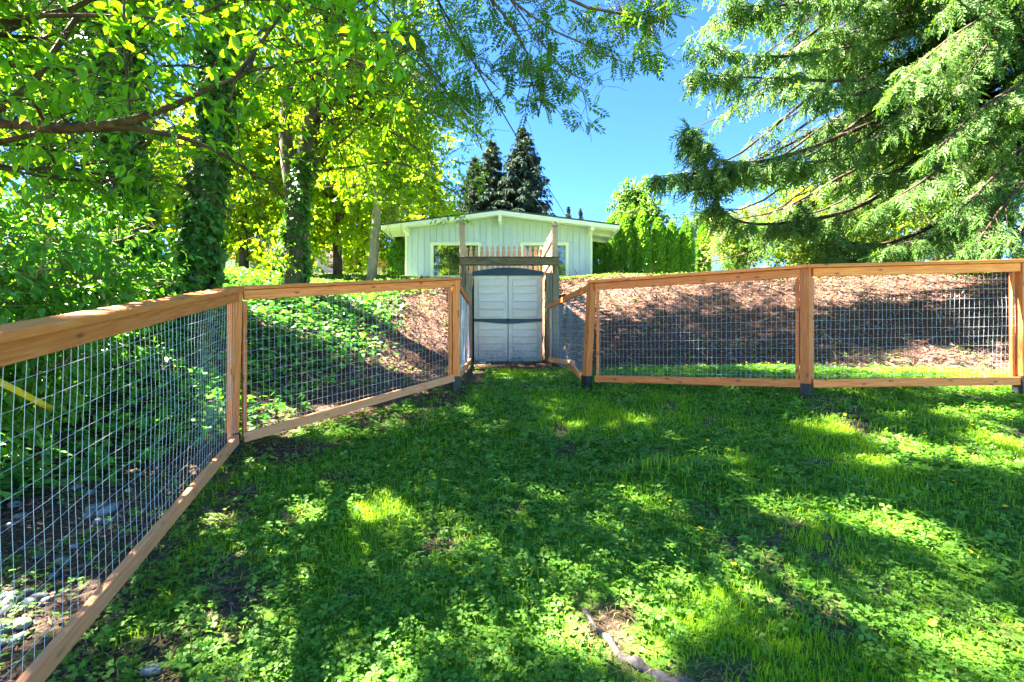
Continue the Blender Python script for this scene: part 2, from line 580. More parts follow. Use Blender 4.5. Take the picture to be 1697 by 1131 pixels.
def alcove(x, y):
    """1 inside the cut that holds the shed"""
    w = np.where(y < 9.35, .22, .03)
    return sstep(1.03 + w, 1.03 - w * .2, np.abs(x + .055)) * sstep(11.06, 11.0, y)


def G(x, y):
    x = np.asarray(x, float)
    y = np.asarray(y, float)
    z = np.interp(y, PROF_Y, PROF_Z)
    z = z + .21 * sstep(.6, 3.3, x) * sstep(1.5, 4.5, y) * (1 - .6 * sstep(5.5, 8.5, y))
    z = z - .10 * sstep(-2.2, -3.2, x) * sstep(6, 4, y)
    d = np.maximum(bank_dist(x, y), 0)
    rise = 2.02 * (sstep(-1.2, 4.6, d) - sstep(-1.2, 4.6, 0)) / (1 - sstep(-1.2, 4.6, 0))
    rise = rise + .14 * np.clip(d - 3.6, 0, 9.6) + .03 * np.clip(d - 13.2, 0, 60)
    rise = rise + (.05 * sstep(2, 7, x) - .045 * np.clip(d - 3.6, 0, 9.6) * sstep(2.5, 6, x)) * (d > 0) - .34 * sstep(-2.2, -4.2, x) * sstep(1.5, 4, d) * sstep(19, 14, y)
    z = z + rise * (1 - alcove(x, y))
    z = z + .05 * (vnoise(x, y, 1.1, 3) - .5) + .03 * (vnoise(x, y, .35, 4) - .5)
    z = z + .13 * np.exp(-((x - 1.05) ** 2 / .12 + (y - 3.45) ** 2 / .035))         # the grassy hump
    return z


def axis(fine_lo, fine_hi, step, lo, hi):
    mid = np.arange(fine_lo, fine_hi + 1e-6, step)
    a = [fine_lo]
    s = step
    while a[-1] > lo:
        s *= 1.22
        a.append(a[-1] - s)
    b = [fine_hi]
    s = step
    while b[-1] < hi:
        s *= 1.22
        b.append(b[-1] + s)
    return np.concatenate([np.array(a[1:])[::-1], mid, np.array(b[1:])])


gx = axis(-9, 13, .12, -500, 500)
gy = axis(-1, 14.5, .12, -300, 900)
GX, GY = np.meshgrid(gx, gy)
GZ = G(GX, GY)
nx, ny = len(gx), len(gy)
idx = np.arange(nx * ny).reshape(ny, nx)
QF = np.stack([idx[:-1, :-1], idx[:-1, 1:], idx[1:, 1:], idx[1:, :-1]], -1).reshape(-1, 4)
gme = mesh_np("ground", np.stack([GX, GY, GZ], -1).reshape(-1, 3), [QF], True)


def zones(x, y):
    d = bank_dist(x, y)
    wob = (vnoise(x, y, .8, 8) - .5) * 1.0 + (vnoise(x, y, .25, 9) - .5) * .5
    mul = sstep(-.9, -.2, d + wob * .7 + .9 * sstep(4.5, 6, x)) * sstep(-3.6, -2.5, x + wob * .9) * sstep(4.5, 4.2, d + wob * .25)
    up = sstep(4.3, 4.5, d + wob * .25)
    soil = bare(x, y)
    soil = np.maximum(soil, sstep(.1, -.15, fence_side(x, y)) * (d < 6))
    return mul, up, soil


def bare(x, y):
    return sstep(.66, .84, vnoise(x, y, .45, 11) * .6 + vnoise(x, y, .16, 12) * .4 + .30 * sstep(.95, .2, fence_side(x, y)))


FENCE_L = [(-1.74, 1.35), (-2.46, 4.05), (-.73, 5.9), (-.88, 9.35)]
FENCE_R = [(.76, 9.35), (1.07, 6.1), (3.165, 4.9), (5.53, 4.94)]


def fence_side(x, y):
    """distance to the right of the left-hand fence run's first two panels (negative behind the wire)"""
    (x0, y0), (x1, y1), (x2, y2) = FENCE_L[:3]
    d1 = ((x - x0) * (y1 - y0) - (y - y0) * (x1 - x0)) / math.hypot(x1 - x0, y1 - y0)
    d2 = ((x - x1) * (y2 - y1) - (y - y1) * (x2 - x1)) / math.hypot(x2 - x1, y2 - y1)
    return np.minimum(d1, np.where(x < x2 + .3, d2, 9))


zm, zu, zs = zones(GX.ravel(), GY.ravel())
ca = gme.color_attributes.new("zone", 'FLOAT_COLOR', 'POINT')
ca.data.foreach_set("color", np.stack([zm, zu, zs, np.ones_like(zm)], -1).astype(np.float32).ravel())
ground = link("ground", gme, ground_mat(), kind="structure")


def ray_ground(px, py):
    u = np.array([(px - 848.5) / FPX, 1.0, (565.5 - py) / FPX])
    ds = np.arange(.8, 30, .02)
    z = u[2] * ds
    below = np.nonzero(z < G(u[0] * ds, ds))[0]
    d = ds[below[0]] if len(below) else 30
    return u * d


# places where the photograph shows sun reaching the ground: the crowns have gaps along these sun lines
LIT = [(560, 845, .20), (640, 850, .16), (725, 885, .26), (690, 905, .16), (470, 885, .08), (360, 870, .12), (375, 890, .1),
       (1210, 758, .20), (1130, 752, .10), (1300, 815, .28), (1365, 828, .2), (1250, 800, .15), (1440, 855, .16), (1520, 878, .2), (1565, 900, .16), (1130, 965, .08),
       (1040, 1085, .10), (960, 1078, .07), (1100, 1110, .07), (1490, 735, .2), (1375, 703, .22), (1620, 760, .2),
       (1665, 735, .2), (1690, 690, .2), (1440, 770, .15), (1540, 780, .12), (1085, 700, .12), (960, 707, .1), (1630, 1100, .15), (1660, 1010, .06), (1600, 690, .2),
       (655, 555, .35), (600, 590, .2), (700, 545, .25), (690, 580, .25), (650, 600, .3), (620, 530, .25), (720, 520, .2),
       (1420, 478, .3), (1500, 492, .35), (1580, 505, .35), (1650, 520, .3), (1620, 565, .25), (1560, 585, .25), (1660, 590, .35), (1680, 550, .25), (1380, 497, .15), (1340, 465, .2), (1450, 520, .15),
       (1200, 458, .5), (1450, 458, .4), (1600, 455, .4), (270, 505, .15), (330, 490, .15), (350, 505, .1), (120, 545, .12), (460, 540, .3), (520, 545, .25)]
LIT_P = [(ray_ground(a, b), r) for a, b, r in LIT]
# small dapples here and there over the shaded lawn
rgL = np.random.default_rng(77)
for k in range(70):
    x_, y_ = rgL.uniform(-.9, 5.2), rgL.uniform(2.6, 8.0)
    LIT_P.append((np.array([x_, y_, float(G(x_, y_))]), rgL.uniform(.05, .13)))
LIT_P += [(W(px_, py_, 14.6), .4) for px_, py_ in ((1200, 420), (1260, 415), (1330, 420), (1400, 415), (1470, 405), (1560, 400), (1630, 390))]
# top rails of the near panels that catch the sun
LIT_P += [(W(250, 505, 2.7), .10), (W(330, 490, 3.3), .12), (W(100, 530, 2.0), .08)]


def sun_keep(P):
    keep = np.ones(len(P), bool)
    for p0, r in LIT_P:
        v = P - p0
        k = v @ SUN
        dist = np.linalg.norm(v - k[:, None] * SUN, axis=1)
        keep &= ~((dist < r * 1.1) & (k > .3))
    return keep


# ------------------------------------------------------------------ boards
_unit = {}


def board(name, p0, p1, w, h, mat, parent, up=(0, 0, 1), label=None, bev=.004, kind=None):
    """a sawn board from p0 to p1; w across (horizontal), h along up; local X runs along the grain"""
    p0 = Vector(p0)
    p1 = Vector(p1)
    L = (p1 - p0).length
    x = (p1 - p0) / L
    upv = Vector(up)
    y = upv.cross(x)
    if y.length < 1e-4:
        y = Vector((0, 1, 0)).cross(x)
    y.normalize()
    z = x.cross(y)
    mb = MB()
    a, b, e = w / 2, h / 2, bev
    prof = [(-a + e, -b), (a - e, -b), (a, -b + e), (a, b - e), (a - e, b), (-a + e, b), (-a, b - e), (-a, -b + e)]
    V = [(-L / 2, q, r) for q, r in prof] + [(L / 2, q, r) for q, r in prof]
    k = 8
    mb.add(V, [[(i, i + k, (i + 1) % k + k, (i + 1) % k) for i in range(k)], [tuple(range(k))], [tuple(reversed(range(k, 2 * k)))]])
    o = link(name, mb.mesh(name), mat, None, kind=kind, label=label)
    m = Matrix(((x.x, y.x, z.x, 0), (x.y, y.y, z.y, 0), (x.z, y.z, z.z, 0), (0, 0, 0, 1)))
    m.translation = (p0 + p1) / 2
    o.matrix_world = m
    if parent is not None:
        o.parent = parent
        o.matrix_parent_inverse = Matrix.Translation(-parent.location) if parent.type == 'EMPTY' else parent.matrix_world.inverted()
    return o


def V3(p, dz=0.0):
    return Vector((p[0], p[1], p[2] + dz))


# ------------------------------------------------------------------ wire fences
def wire_panel(p0b, p1b, p0t, p1t, parent, r=.0011, seed=0, bend=.012):
    """welded wire between two lower and two upper corner points"""
    rg = np.random.default_rng(seed)
    p0b, p1b, p0t, p1t = [np.array(p, float) for p in (p0b, p1b, p0t, p1t)]
    L = np.linalg.norm((p1b - p0b)[:2])
    n = int(L / .0508)
    H = np.linalg.norm(p0t - p0b)
    m = int(round(H / .1016))
    side = np.array([-(p1b - p0b)[1], (p1b - p0b)[0], 0]) / L
    mb = MB()

    def P(u, v):
        a = p0b + (p1b - p0b) * u
        b = p0t + (p1t - p0t) * u
        w = bend * math.sin(u * 9 + v * 3 + seed) * math.sin(v * 5 + seed * 2) + bend * .5 * math.sin(u * 23 + seed)
        return a + (b - a) * v + side * w
    for i in range(n + 1):
        u = (i + .3) / (n + .6)
        j = rg.uniform(-.001, .001, 9)
        mb.tube([P(u + j[q], v) for q, v in enumerate(np.linspace(0.0, 1.0, 7))], r, 4, cap=False)
    for k in range(m + 1):
        v = min(.995, max(.005, k / m))
        j = rg.uniform(-.002, .002, 15)
        mb.tube([P(u, v + j[q]) + side * r * 1.6 for q, u in enumerate(np.linspace(0, 1, 13))], r, 4, cap=False)
    o = link("wire_mesh", mb.mesh("wire_mesh"), M['steel_wire'], parent, kind="stuff")
    o.matrix_parent_inverse = Matrix.Translation(-Vector(parent.location))
    return o


def fence_post(f, p, zt, zb, ang, mat, sleeve=True, lean=(0, 0), w=.092):
    """a square post turned by ang, with the black sleeve at its foot as its own piece"""
    x, y = p
    top = Vector((x, y, zt))
    bot = Vector((x + lean[0], y + lean[1], zb))
    o = board("post", bot, top, w, w, mat, f, up=(math.cos(ang), math.sin(ang), 0))
    if sleeve:
        c = board("post_sleeve", (bot.x, bot.y, zb - .12), (bot.x, bot.y, zb + .115), w + .014, w + .014, M['black_plastic'], None, up=(math.cos(ang), math.sin(ang), 0))
        c.parent = o
        c.matrix_parent_inverse = o.matrix_world.inverted()
    return o


def fence_panel(f, a, b, side, mat, seed, cap=True, inset=.055, stiles=(True, True), mesh=True, drop=0.0, bottom=True):
    """a, b: dicts x, y, top (top of the cap), low (centre of the bottom rail). side: unit vector to the lawn side"""
    A = np.array([a['x'], a['y']])
    B = np.array([b['x'], b['y']])
    t = unit(B - A)
    s = np.array(side)
    A2 = A + t * inset
    B2 = B - t * inset
    sl = (b['top'] - a['top']) / np.linalg.norm(B - A)
    za, zb = a['top'] + sl * inset, b['top'] - sl * inset
    lo_a, lo_b = a['low'], b['low']
    if cap:
        c0 = A - t * .035
        c1 = B + t * .035
        board("cap_rail", (c0[0] + s[0] * .012, c0[1] + s[1] * .012, a['top'] - sl * .035 - .018), (c1[0] + s[0] * .012, c1[1] + s[1] * .012, b['top'] + sl * .035 - .018), .138, .036, mat, f)
    board("top_rail", (A2[0] + s[0] * .022, A2[1] + s[1] * .022, za - .0385 - .044), (B2[0] + s[0] * .022, B2[1] + s[1] * .022, zb - .0385 - .044), .038, .088, mat, f)
    if bottom:
        board("bottom_rail", (A2[0] + s[0] * .024, A2[1] + s[1] * .024, lo_a), (B2[0] + s[0] * .024, B2[1] + s[1] * .024, lo_b), .038, .088, M['pale_cedar'] if seed % 2 else mat, f)
    for q, on, z1, z0 in ((A2 + t * .022, stiles[0], za, lo_a), (B2 - t * .022, stiles[1], zb, lo_b)):
        if on:
            board("stile", (q[0] - s[0] * .022, q[1] - s[1] * .022, z0 - .02), (q[0] - s[0] * .022, q[1] - s[1] * .022, z1 - .13), .036, .036, mat, f, up=(t[0], t[1], 0))
    if mesh:
        q0 = A2 - s * .001
        q1 = B2 - s * .001
        wire_panel((q0[0], q0[1], lo_a - .02), (q1[0], q1[1], lo_b - .02), (q0[0], q0[1], za - .10), (q1[0], q1[1], zb - .10), f, seed=seed)


cw = M['cedar_wood']
lf = thing("wire_fence", "orange cedar and wire fence on the ivy bank side, running back to the shed", "fence", "wire fences along the lawn", (-1.5, 4, -1))
LP = [dict(x=-1.74, y=1.35, top=.000, low=-1.335), dict(x=-2.46, y=4.05, top=.485, low=-.865), dict(x=-.73, y=5.9, top=.825, low=-.475), dict(x=-.88, y=9.36, top=.84, low=-.40)]
fence_panel(lf, LP[0], LP[1], (.966, .258), cw, 1)
fence_panel(lf, LP[1], LP[2], (.730, -.683), cw, 3)
fence_panel(lf, LP[2], LP[3], (1, 0), cw, 5, cap=False, inset=.05, stiles=(False, True))
fence_post(lf, (-1.74, 1.35), -.04, -1.44, .2, cw)
fence_post(lf, (-2.46, 4.05), .444, -.93, .75, cw, lean=(-.035, 0))
fence_post(lf, (-.73, 5.9), .785, -.57, .35, cw, lean=(.0, 0))
rf = thing("wire_fence", "orange cedar fence with welded wire below the bare mulch bank, one panel facing the cedar", "fence", "wire fences along the lawn", (3, 5, -.6))
RP = [dict(x=.76, y=9.36, top=.785, low=-.40), dict(x=1.07, y=6.1, top=.805, low=-.50), dict(x=3.165, y=4.9, top=.815, low=-.455), dict(x=5.53, y=4.94, top=.88, low=-.43)]
fence_panel(rf, RP[0], RP[1], (-1, 0), cw, 8, cap=False, inset=.05, stiles=(True, False), bottom=False)
board("bottom_rail", (.76, 9.3, -.375), (1.00, 7.35, -.36), .038, .088, M['pale_cedar'], rf)
board("bottom_rail", (.93, 7.5, -.40), (1.03, 6.16, -.545), .038, .088, cw, rf)
board("brace", (.965, 7.0, -.42), (1.0, 6.15, -.59), .036, .07, M['pale_cedar'], rf)
fence_panel(rf, RP[1], RP[2], (-.497, -.868), cw, 2)
fence_panel(rf, RP[2], RP[3], (.017, -1), cw, 4)
fence_post(rf, (1.07, 6.1), .765, -.58, .5, cw, lean=(-.07, 0))
fence_post(rf, (3.165, 4.9), .777, -.57, .75, cw)
fence_post(rf, (5.53, 4.94), .84, -.49, .1, cw)

# ------------------------------------------------------------------ shed
shed = thing("storage_shed", "pale grey plastic garden shed with double doors and dark teal trim, set into the bank", "shed", None, (-.085, 9.75, -.45))
SX0, SX1, SY, SZ0, SZ1 = -.815, .645, 9.72, -.47, 1.40


def pbox(name, lo, hi, mat, parent, bev=.006, label=None):
    """box with chamfered edges, origin at its centre"""
    lo = np.array(lo, float)
    hi = np.array(hi, float)
    c = (lo + hi) / 2
    h = (hi - lo) / 2
    e = min(bev, h.min() * .45)
    V = []
    for sx in (-1, 1):
        for sy in (-1, 1):
            for sz in (-1, 1):
                s = np.array([sx, sy, sz])
                for ax in range(3):
                    v = s * h
                    for o_ in range(3):
                        if o_ != ax:
                            v[o_] -= s[o_] * e
                    V.append(v)

    def vid(sx, sy, sz, ax):
        return (((sx > 0) * 2 + (sy > 0)) * 2 + (sz > 0)) * 3 + ax
    F4 = []
    F3 = []
    for ax in range(3):
        for s in (-1, 1):
            quad = []
            for (a, b) in ((-1, -1), (1, -1), (1, 1), (-1, 1)):
                k = [0, 0, 0]
                k[ax] = s
                k[(ax + 1) % 3] = a
                k[(ax + 2) % 3] = b
                quad.append(vid(*k, ax))
            F4.append(quad if s > 0 else quad[::-1])
    for ax in range(3):
        o1, o2 = (ax + 1) % 3, (ax + 2) % 3
        for s1 in (-1, 1):
            for s2 in (-1, 1):
                k0 = [0, 0, 0]
                k0[o1] = s1
                k0[o2] = s2
                ka = list(k0)
                ka[ax] = -1
                kb = list(k0)
                kb[ax] = 1
                q = [vid(*ka, o1), vid(*kb, o1), vid(*kb, o2), vid(*ka, o2)]
                F4.append(q if s1 * s2 > 0 else q[::-1])
    for sx in (-1, 1):
        for sy in (-1, 1):
            for sz in (-1, 1):
                q = [vid(sx, sy, sz, 0), vid(sx, sy, sz, 1), vid(sx, sy, sz, 2)]
                F3.append(q if sx * sy * sz > 0 else q[::-1])
    me = mesh_np(name, np.array(V), [F4, F3])
    o = link(name, me, mat, None, label=label)
    o.location = c
    if parent is not None:
        o.parent = parent
        o.matrix_parent_inverse = Matrix.Translation(-abs_loc(parent))
    return o


def abs_loc(o):
    """world location of an unrotated object"""
    v = Vector(o.location)
    p = o.parent
    if p is not None:
        v = v + o.matrix_parent_inverse.translation + abs_loc(p)
    return v


sp = M['shed_plastic']
pbox("side_wall", (SX0, SY + .03, SZ0), (SX0 + .04, SY + .85, SZ1), sp, shed)
pbox("side_wall", (SX1 - .04, SY + .03, SZ0), (SX1, SY + .85, SZ1), sp, shed)
pbox("back_wall", (SX0 + .04, SY + .81, SZ0), (SX1 - .04, SY + .85, SZ1), sp, shed)
pbox("floor_sill", (SX0 - .01, SY - .05, SZ0 - .05), (SX1 + .01, SY + .86, SZ0 + .02), M['foundation'], shed)
mid = (SX0 + SX1) / 2 + .0
for s in (0, 1):
    x0, x1 = (SX0, mid - .006) if s == 0 else (mid + .006, SX1)
    d = pbox("door", (x0, SY, SZ0 + .03), (x1, SY + .035, SZ1), sp, shed, .008)
    px0, px1 = (x0 + .10, x1 - .10)
    rows = np.concatenate([np.linspace(SZ0 + .10, .385, 6), np.linspace(.505, SZ1 - .07, 6)])
    for k in range(11):
        if k == 5:
            continue
        pbox("panel", (px0, SY - .024, rows[k] + .009), (px1, SY + .004, rows[k + 1] - .012), sp, d, .009)
    # curved teal band over the middle, deeper towards the meeting edge
    mb = MB()
    zc = .445
    xs = np.linspace(0, 1, 9)
    up_ = [(x0 + (x1 - x0) * t, zc + .03) for t in xs]
    dn = [(x0 + (x1 - x0) * t, zc - .03 - .045 * math.sin(math.pi * (.5 * t if s == 0 else .5 * (1 - t))) ** 2) for t in xs]
    k = len(xs)
    V = [(a, SY - .036, b) for a, b in up_] + [(a, SY - .036, b) for a, b in dn] + [(a, SY, b) for a, b in up_] + [(a, SY, b) for a, b in dn]
    F = []
    for i in range(k - 1):
        F += [(i, k + i, k + i + 1, i + 1), (i, i + 1, 2 * k + i + 1, 2 * k + i), (k + i, 3 * k + i, 3 * k + i + 1, k + i + 1)]
    mb.add(V, [F])
    b_ = link("handle_band", mb.mesh("handle_band"), M['teal_trim'])
    b_.parent = d
    b_.matrix_parent_inverse = Matrix.Translation(-abs_loc(d))
pbox("latch", (mid - .025, SY - .055, .425), (mid + .025, SY - .037, .475), M['black_plastic'], shed)
# arched roof cap
mb = MB()
xs = np.linspace(0, 1, 15)
k = len(xs)
lo_ = [(SX0 - .03 + (SX1 - SX0 + .06) * t, SZ1 + .005) for t in xs]
hi_ = [(SX0 - .03 + (SX1 - SX0 + .06) * t, SZ1 + .075 + .085 * math.sin(math.pi * t)) for t in xs]
V = [(a, SY - .06, b) for a, b in lo_] + [(a, SY - .06, b) for a, b in hi_] + [(a, SY + .9, b) for a, b in lo_] + [(a, SY + .9, b + .1) for a, b in hi_]
F = []
for i in range(k - 1):
    F += [(i, i + 1, k + i + 1, k + i), (k + i, k + i + 1, 3 * k + i + 1, 3 * k + i), (i, 2 * k + i, 2 * k + i + 1, i + 1)]
mb.add(V, [F, [(0, k, 3 * k, 2 * k)], [(k - 1, 3 * k - 1, 4 * k - 1, 2 * k - 1)]])
rc = link("roof_cap", mb.mesh("roof_cap"), M['teal_trim'], shed)
rc.matrix_parent_inverse = Matrix.Translation(-Vector(shed.location))

# retaining walls of weathered timbers either side of the shed
ww = M['weathered_wood']
for (side, xa, xb, lab) in ((-1, -1.09, -.83, "weathered brown timber retaining wall beside the shed, half behind the panel facing the ivy bank"), (1, .70, .98, "weathered brown timber retaining wall with a dark gap beside the shed, at the foot of the mulch bank")):
    rw = thing("retaining_wall", lab, "retaining wall", "timber retaining walls beside the shed", (xa, 9.5, -.5))
    w = (xb - xa) / 2
    for k in range(2):
        board("timber_post", (xa + w * (k + .5), 9.50 + .03 * (k if side > 0 else 1 - k), -.62), (xa + w * (k + .5), 9.50 + .03 * (k if side > 0 else 1 - k), 1.415 - .012 * k), w - .006, .15, ww, rw, up=(0, 1, 0), bev=.008)
    xi = xa + .05 if side > 0 else xb - .05
    for k in range(9):
        z = -.47 + .21 * k
        board("timber", (xi + side * .045, 9.59, z + .1), (xi + side * .045, 11.05, z + .1), .09, .2, ww, rw, bev=.006)
beam = thing("timber_beam", "dark mossy beam on two short legs spanning the retaining walls above the shed", "beam", None, (-.05, 9.52, 1.42))
board("beam", (-1.085, 9.50, 1.655), (.975, 9.50, 1.655), .14, .145, M['mossy_wood'], beam, bev=.01)
board("leg", (-1.0, 9.50, 1.418), (-1.0, 9.50, 1.582), .09, .1, M['mossy_wood'], beam, up=(0, 1, 0))
board("leg", (.89, 9.50, 1.418), (.89, 9.50, 1.582), .09, .1, M['mossy_wood'], beam, up=(0, 1, 0))
board("cap_board", (-1.10, 9.50, 1.740), (.985, 9.50, 1.740), .17, .022, M['mossy_wood'], beam)

# picket pen above the shed
pen = thing("picket_fence", "tan picket fence with pointed tops on three sides of the ledge above the shed", "fence", None, (0, 10.5, 1.5))
pw = M['picket_wood']


def picket(base, h, wdt, nrm, parent, th=.019, tip=.15):
    """French-gothic picket standing at base, flat towards nrm"""
    hw = wdt / 2
    prof = [(-hw, 0), (hw, 0), (hw, h - tip), (hw * .55, h - tip * .80), (hw * .55, h - tip * .70), (hw * .95, h - tip * .50), (hw * .6, h - tip * .22), (0, h), (-hw * .6, h - tip * .22), (-hw * .95, h - tip * .50), (-hw * .55, h - tip * .70), (-hw * .55, h - tip * .80), (-hw, h - tip)]
    key = ("picket", round(h, 3), wdt)
    if key not in _unit:
        k = len(prof)
        V = [(a, -th / 2, b) for a, b in prof] + [(a, th / 2, b) for a, b in prof]
        _unit[key] = mesh_np("picket", V, [[(i + k, (i + 1) % k + k, (i + 1) % k, i) for i in range(k)], [tuple(range(k))], [tuple(reversed(range(k, 2 * k)))]])
    o = link("picket", _unit[key], pw)
    o.location = base
    o.rotation_euler = (0, 0, math.atan2(nrm[1], nrm[0]) + math.pi / 2)
    o.parent = parent
    o.matrix_parent_inverse = Matrix.Translation(-Vector(parent.location))
    return o


def pen_post(x, y, z0, z1, w):
    o = board("post", (x, y, z0), (x, y, z1), w, w, pw, pen, up=(0, 1, 0))
    mb = MB()
    a = w / 2
    R = [(a * .7, 0), (a * .7, .02), (a * 1.15, .03), (a * 1.15, .05), (a, .075), (0.004, .15)]
    V = []
    for r, z in R:
        V += [(-r, -r, z), (r, -r, z), (r, r, z), (-r, r, z)]
    F = [(4 * i + j, 4 * i + (j + 1) % 4, 4 * i + 4 + (j + 1) % 4, 4 * i + 4 + j) for i in range(len(R) - 1) for j in range(4)]
    mb.add(V, [F])
    c = link("finial", mb.mesh("finial"), pw)
    c.location = (x, y, z1)
    c.parent = o
    c.matrix_parent_inverse = o.matrix_world.inverted()


NL, NR = np.array([-1.055, 9.72]), np.array([.915, 9.72])
FL, FR = np.array([-1.15, 11.35]), np.array([.72, 11.35])
pen_post(NL[0], NL[1], 1.30, 2.46, .11)
pen_post(NR[0], NR[1], 1.30, 2.42, .11)
pen_post(FL[0], FL[1], 1.2, 2.22, .09)
pen_post(FR[0], FR[1], 1.2, 2.22, .09)
for z in (2.02, 1.72):
    board("rail", (FL[0] + .05, 11.33, z), (FR[0] - .05, 11.33, z), .035, .07, pw, pen)
for k in range(13):
    x = FL[0] + .13 + (FR[0] - FL[0] - .26) * k / 12
    picket((x, 11.30, 1.42), .95, .085, (0, -1), pen)
for (a, b, outw, za, zb) in ((NL, FL, -1, 2.30, 2.02), (NR, FR, 1, 2.28, 2.02)):
    for dz in (0, -.42):
        board("rail", (a[0], a[1] + .06, za + dz), (b[0], b[1] - .05, zb + dz), .035, .07, pw, pen)
    n = 11
    for k in range(n):
        t = (k + .5) / n
        p = a + (b - a) * t
        zz = za + (zb - za) * t
        nrm = unit(np.array([(b - a)[1] * outw, -(b - a)[0] * outw]))
        q = p + nrm * .03
        picket((q[0], q[1], zz - .62), .90, .085, nrm, pen)

# ------------------------------------------------------------------ house
HY = 22.0
HX0, HX1 = -5.13, 3.85
HB = 2.97
RX0, RX1, RCX = -6.0, 4.95, -.56
RY0, RY1 = 21.0, 33.0
RIDGE, EAVE = 6.02, 5.32
house = thing("house", "pale blue house with a low white gable, two picture windows and grooved vertical siding", "house", None, (-.6, HY, HB))
HP = Matrix.Translation(-Vector(house.location))


def hpart(o):
    o.parent = house
    o.matrix_parent_inverse = HP
    return o


def roof_z(x):
    t = abs(x - RCX) / ((RX1 - RX0) / 2)
    return RIDGE + (EAVE - RIDGE) * t


WINS = [(-3.94, -1.49, 3.08, 4.77), (.40, 2.74, 3.08, 4.77)]
mb = MB()
for sgn, X in ((-1, HX0 + .02), (1, HX1 - .02)):
    z1 = roof_z(X) - .22
    mb.box((X - .02, HY + .02, HB), (X + .02, RY1 - 1, z1))
hpart(link("side_wall", mb.mesh("side_wall"), M['siding']))
hpart(pbox("foundation", (HX0 + .03, HY + .03, HB - .9), (HX1 - .03, RY1 - 1, HB - .002), M['foundation'], None))
hpart(pbox("back_wall", (HX0 + .04, RY1 - 1, HB), (HX1 - .04, RY1 - .9, 5.2), M['siding'], None))
nb = 30
bwid = (HX1 - HX0) / nb
for k in range(nb):
    a = HX0 + k * bwid + .011
    b = HX0 + (k + 1) * bwid - .011
    c = (a + b) / 2
    zt = min(roof_z(a), roof_z(b)) - .02
    spans = [(HB, zt)]
    for (wx0, wx1, wz0, wz1) in WINS:
        if b > wx0 + .02 and a < wx1 - .02:
            spans = [(HB, wz0), (wz1, zt)]
    for (z0, z1) in spans:
        hpart(pbox("siding_board", (a, HY - .02, z0), (b, HY, z1), M['siding'], None, .004))
hpart(pbox("wall_backing", (HX0 + .04, HY + .003, HB), (HX1 - .04, HY + .02, HB + .1), M['siding'], None))
mb = MB()      # sheathing behind the grooves, with the window holes left open
xsb = sorted([HX0 + .04, HX1 - .04, RCX] + [v for w in WINS for v in w[:2]])
for a, b in zip(xsb[:-1], xsb[1:]):
    inw = any(a >= w[0] - 1e-6 and b <= w[1] + 1e-6 for w in WINS)
    for (z0, z1a, z1b) in ([(HB + .1, 3.08, 3.08), (4.77, roof_z(a) - .015, roof_z(b) - .015)] if inw else [(HB + .1, roof_z(a) - .015, roof_z(b) - .015)]):
        V = [(a, HY + .004, z0), (b, HY + .004, z0), (b, HY + .004, z1b), (a, HY + .004, z1a), (a, HY + .02, z0), (b, HY + .02, z0), (b, HY + .02, z1b), (a, HY + .02, z1a)]
        mb.add(V, [[(0, 1, 2, 3), (7, 6, 5, 4), (0, 4, 5, 1), (1, 5, 6, 2), (2, 6, 7, 3), (3, 7, 4, 0)]])
hpart(link("wall", mb.mesh("wall"), M['siding']))
for (wx0, wx1, wz0, wz1) in WINS:
    fr = MB()
    t = .15
    fr.box((wx0, HY - .055, wz1 - t), (wx1, HY + .05, wz1))
    fr.box((wx0, HY - .055, wz0), (wx1, HY + .05, wz0 + .08))
    fr.box((wx0, HY - .052, wz0 + .08), (wx0 + t, HY + .05, wz1 - t))
    fr.box((wx1 - t, HY - .052, wz0 + .08), (wx1, HY + .05, wz1 - t))
    wdw = thing_w = link("window", fr.mesh("window"), M['white_paint'])
    hpart(wdw)
    g = pbox("pane", (wx0 + t + .002, HY + .0, wz0 + .082), (wx1 - t - .002, HY + .012, wz1 - t - .002), M['glass'], None, .001)
    g.parent = wdw
    g.matrix_parent_inverse = Matrix.Identity(4)
hpart(pbox("corner_trim", (HX0 - .03, HY - .045, HB), (HX0 + .07, HY - .021, roof_z(HX0) - .2), M['white_paint'], None, .004))
hpart(pbox("corner_trim", (HX1 - .07, HY - .045, HB), (HX1 + .03, HY - .021, roof_z(HX1) - .2), M['white_paint'], None, .004))
